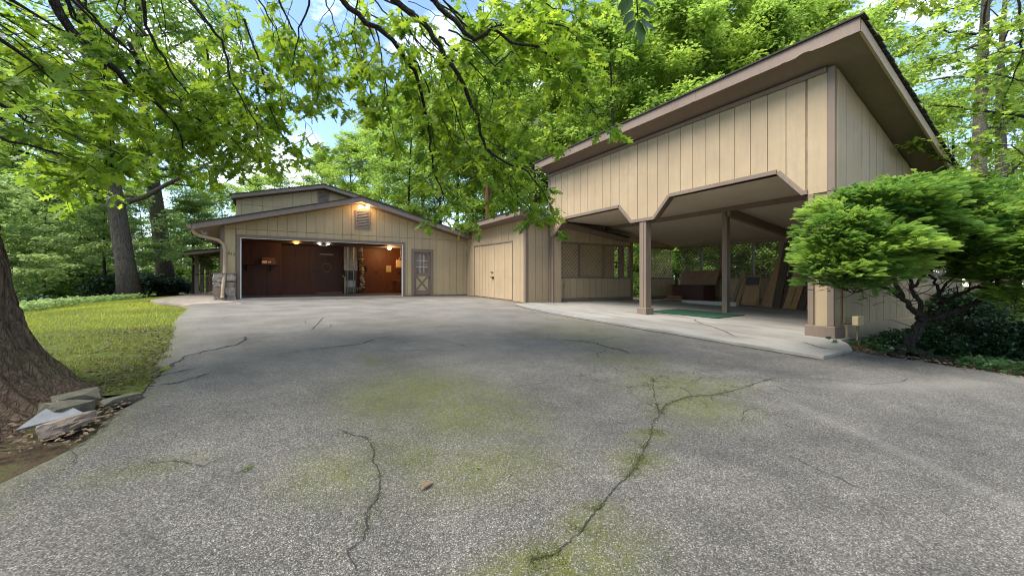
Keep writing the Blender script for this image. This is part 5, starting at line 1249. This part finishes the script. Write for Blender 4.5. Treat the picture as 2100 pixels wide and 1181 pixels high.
leaf_on_drive(-1.0, 3.2, .03, .4, M['leaf_yellow'], 'pale green leaf speck at the crack below the oak', OVATE)
tg = MB().tube([(-.16, 2.69, dz(0, 2.7)+.01), (-.12, 2.72, dz(0, 2.7)+.012), (-.09, 2.74, dz(0, 2.7)+.01)], .004, 5).tube([(-.13, 2.715, dz(0, 2.7)+.011), (-.12, 2.74, dz(0, 2.7)+.02)], .003, 5).tube([(-.12, 2.72, dz(0, 2.7)+.012), (-.10, 2.71, dz(0, 2.7)+.012)], .003, 5)
lone(tg.build('green_twig', M['leaf_yellow']), 'small forked pale green twig on the asphalt', 'twig')
for i in range(9):
    x, y = R.uniform(-.7, 5.5), R.uniform(2.2, 9)
    ca = R.uniform(0, 6.28); me_ = MB().add([(x+.05*R.uniform(.5, 1)*(p[0]*math.cos(ca)-p[1]*math.sin(ca)), y+.05*(p[0]*math.sin(ca)+p[1]*math.cos(ca)), dz(x, y)+.008+abs(p[1])*.015) for p in OVATE[0]], OVATE[1])
    tag(me_.build('fallen_leaf', M['litter']), 'small brown leaf scrap scattered on the asphalt', 'leaf', 'leaf scraps scattered on the drive')
# outlet box on a stake by the carport side wall
bx, by = 8.72, 3.25; bz = G(bx, by)-.05
sb_ = MB().box(bx-.015, bx+.015, by-.012, by+.012, bz-.1, bz+.36).build('stake', M['plank_grey'])
tag(sb_, None); lbx = empty('outlet_post', (bx, by, bz), 'small tan outlet box on a stake against the carport siding', 'outlet')
sb_.parent = lbx; sb_.matrix_parent_inverse = lbx.matrix_basis.inverted()
MB().box(bx-.11, bx+.11, by-.05, by+.04, bz+.34, bz+.50).build('box', M['cream'], lbx, bevel=.012)
# ======== things in the carport
def fz(x, y): return sz(y)
mt_ = MB().obox((9.9, 7.3, sz(7.3)+.012), (.75, .1, 0), (-.12, .95, .03), (0, 0, .008)).build('turf_mat', M['green_mat']); lone(mt_, 'green turf mat on the carport floor between the posts', 'mat')
ch = empty('wooden_chest', (14.2, 10.6, sz(10.6)), 'dark red open chest with a slanted lid in the carport corner', 'chest'); z_ = sz(10.6)
MB().box(13.9, 14.6, 9.9, 11.3, z_+.02, z_+.6).build('body', M['dark_wood'], ch, bevel=.01)
MB().obox((14.55, 10.55, z_+.92), (.02, 0, .01), (0, .8, 0), (.09, 0, .27)).build('lid', wood('chest lid', (.23, .13, .07), .6), ch)
MB().box(13.88, 14.62, 9.88, 11.32, z_+.6, z_+.64).build('rim', M['black'], ch)
for k in range(4): lone(MB().obox((13.45+.05*k, 10.9, z_+.03+.05*k), (.06, .0, 0), (.02, .5-.06*k, 0), (0, 0, .022)).build('board_offcut', M['plank' if k % 2 else 'rust']), ['brown', 'reddish', 'tan', 'rusty topmost'][k]+' board offcut stacked in front of the red chest', 'board')
lone(MB().box(13.2, 13.36, 8.2, 10.3, sz(9)-.01, sz(9)+.13).build('wheel_stop', M['concrete_block'], bevel=.015), 'long pale concrete wheel stop on the carport floor before the chest', 'wheel stop')
lone(MB().box(13.3, 13.46, 5.0, 6.1, sz(5)-.02, sz(5)+.13).build('wheel_stop', M['concrete_block'], bevel=.015), 'short pale concrete block by the near end of the back wall', 'block')
def lean_plank(y, wd, hgt, dx_, dy_, mat, label, name='plank', x=14.2):
    z_ = sz(y); c = Vector((x+dx_/2, y+dy_/2, z_+hgt/2)); up = Vector((dx_, dy_, hgt))/2
    lone(MB().obox(c, (.018, 0, -.018*dx_/hgt), (0, wd/2, -wd/2*dy_/hgt*.2), up).build(name, mat), label, 'plank')
for a in [(9.0, .14, 1.15, .4, -.22, M['plank_grey'], 'short grey plank leaning beside the inside post'), (8.82, .12, .95, .4, -.2, M['plank'], 'short brown plank next to the grey one by the inside post'),
          (7.78, .42, 1.65, .5, -.32, M['plank'], 'wide tan board leaning on the rear lattice'), (7.48, .26, 2.15, .55, -.12, M['plank_dark'], 'tall dark board leaning against the rear wall post'),
          (7.2, .26, 1.35, .5, -.05, M['plank_dark'], 'short dark board beside the tall dark one'), (7.16, .2, 1.75, .55, -.22, M['plank'], 'narrow tan plank right of the dark boards'), (6.96, .18, 1.65, .5, -.25, wood('orange plank', (.36, .19, .075), .7), 'orange tan plank leaning at a slant'),
          (6.74, .2, 1.2, .5, -.1, M['plank_dark'], 'short dark panel between the orange plank and the pale laths'), (6.56, .09, 1.3, .5, -.15, M['plank_grey'], 'thin pale lath just left of the cypress edge'), (6.42, .08, 1.2, .5, -.1, M['plank_grey'], 'thin pale lath at the end of the leaning row')]:
    lean_plank(*a)
cr_ = empty('old_chair', (14.0, 8.3, sz(8.3)), 'old wooden chair frame with dark back panel facing the wall', 'chair'); z_ = sz(8.3)
MB().obox((14.1, 8.25, z_+.35), (.015, 0, -.006), (0, .26, 0), (.12, 0, .33)).build('seat', M['plank'], cr_)
MB().obox((14.22, 8.25, z_+.85), (.02, 0, 0), (0, .22, 0), (.03, 0, .13)).build('backrest', M['black'], cr_)
for s in (-1, 1): MB().tube([(13.95, 8.25+s*.33, z_), (14.2, 8.25+s*.28, z_+1.02)], .022, 7).build('leg', M['plank'], cr_)
MB().tube([(14.2, 7.97, z_+1.02), (14.2, 8.53, z_+1.02)], .022, 7).build('top_rail', M['plank'], cr_)
# ======== things in the garage
shf = empty('wall_shelf', (-.5, 20.9, CZ+.75), 'dark bracket shelf on the garage closet wall', 'shelf')
MB().box(-1.35, .2, 20.72, 20.99, CZ+.72, CZ+.75).build('shelf_board', M['dark_wood'], shf)
for x in (-1.0, -.1): MB().prism('X', [(20.99, CZ+.72), (20.76, CZ+.72), (20.99, CZ+.45)], x, x+.04).build('bracket', M['dark_wood'], shf)
bxm = plain('brown carton', (.19, .09, .06), .7)
bxo = empty('carton', (-.15, 20.86, CZ+.75), 'reddish carton with white printed label on the garage shelf', 'box')
MB().box(-.42, .12, 20.74, 20.96, CZ+.752, CZ+.92).build('body', bxm, bxo)
MB().box(-.40, -.22, 20.735, 20.7395, CZ+.80, CZ+.90).build('label', M['white'], bxo); MB().box(-.18, -.06, 20.735, 20.7395, CZ+.82, CZ+.88).build('label', M['white'], bxo)
lone(MB().box(-.40, .08, 20.75, 20.95, CZ+.922, CZ+1.05).build('carton', bxm), 'plain reddish carton stacked on the labelled one', 'box')
fu = empty('furnace', (3.3, 21.7, GF), 'grey furnace cabinet with pipes below a foil plenum', 'furnace')
MB().box(3.04, 3.56, 21.55, 22.2, GF+.02, CZ+.55).build('cabinet', plain('furnace paint', (.07, .08, .08), .4), fu, bevel=.01)
MB().box(3.10, 3.50, 21.53, 21.549, CZ-.25, CZ+.05).build('access_panel', M['galv'], fu)
MB().box(3.10, 3.50, 21.53, 21.549, CZ+.12, CZ+.48).build('access_panel', M['black'], fu)
MB().box(2.98, 3.60, 21.5, 22.25, CZ+.55, CZ+1.70).build('plenum', M['foil'], fu)
for x in (3.15, 3.42): MB().tube([(x, 21.45, GF), (x, 21.45, CZ+1.70)], .025, 8).build('pipe', M['galv'], fu)
MB().tube([(3.02, 21.45, GF), (3.02, 21.45, CZ+.2), (2.9, 21.45, CZ+.3)], .018, 6).build('pipe', M['white'], fu)
fd = MB(); P = []; rad = []
for i in range(60):
    t = i/59
    if t < .8: p_ = Vector((3.86-.14*(1-t/.8)+.02, 21.7, CZ+1.70-(CZ+1.70-GF-.28)*t/.8))
    else: u = (t-.8)/.2; p_ = Vector((3.88-.32*u, 21.7, GF+.28-.1*math.sin(u*1.6)))
    P.append(p_); rad.append(.145+(.022 if i % 2 else 0)+R.uniform(-.012, .012))
fd.tube(P, rad, 16); fd.build('flexible_duct', M['foil'], fu)
wr = MB(); rgw = random.Random(2)
for i in range(40):
    a = 2*math.pi*i/40
    wr.tube([(2.3+.19*math.cos(a), BY-.03, CZ+.68+.19*math.sin(a)), (2.3+.23*math.cos(a+.25), BY-.05, CZ+.68+.23*math.sin(a+.25))], .012, 5)
lone(wr.build('wreath', wood('dried vine', (.34, .24, .17))), 'dried vine wreath hanging on the inner garage door', 'wreath')
hb = empty('hanging_bag', (5.75, 21.6, CZ+1.0), 'tan bag on a hook hanging beside the warm garage wall', 'bag')
MB().box(5.5, 5.98, 21.5, 21.62, CZ+.72, CZ+1.12).build('body', M['cream'], hb, bevel=.03)
MB().tube([(5.6, 21.56, CZ+1.12), (5.74, 21.56, CZ+1.28), (5.88, 21.56, CZ+1.12)], .012, 6).build('handle', M['white'], hb); MB().tube([(5.74, 21.56, CZ+1.28), (5.74, 21.56, CZ+1.71)], .006, 5).build('cord', M['white'], hb)
lone(MB().box(5.16, 5.42, BY-.05, BY-.002, CZ+.52, CZ+.85).build('wall_cabinet', M['cream']), 'small cream utility box on the warm garage wall', 'box')
lone(MB().box(4.12, 4.22, BY-.08, BY-.002, CZ+.55, CZ+.8).build('wall_phone', M['black']), 'dark wall phone beside the foil duct in the garage', 'phone')
cab = empty('base_cabinet', (5.9, 22.0, GF), 'warm brown low cabinet at the right end of the garage wall', 'cabinet')
MB().box(5.55, 6.3, 21.75, 22.29, GF+.02, CZ+.05).build('body', M['warm_wood'], cab); MB().box(5.5, 6.35, 21.7, 22.29, CZ+.05, CZ+.09).build('top', M['plank'], cab)
for x in (5.57, 5.94): MB().box(x, x+.35, 21.73, 21.749, GF+.08, CZ-.02).build('door', M['warm_wood'], cab)
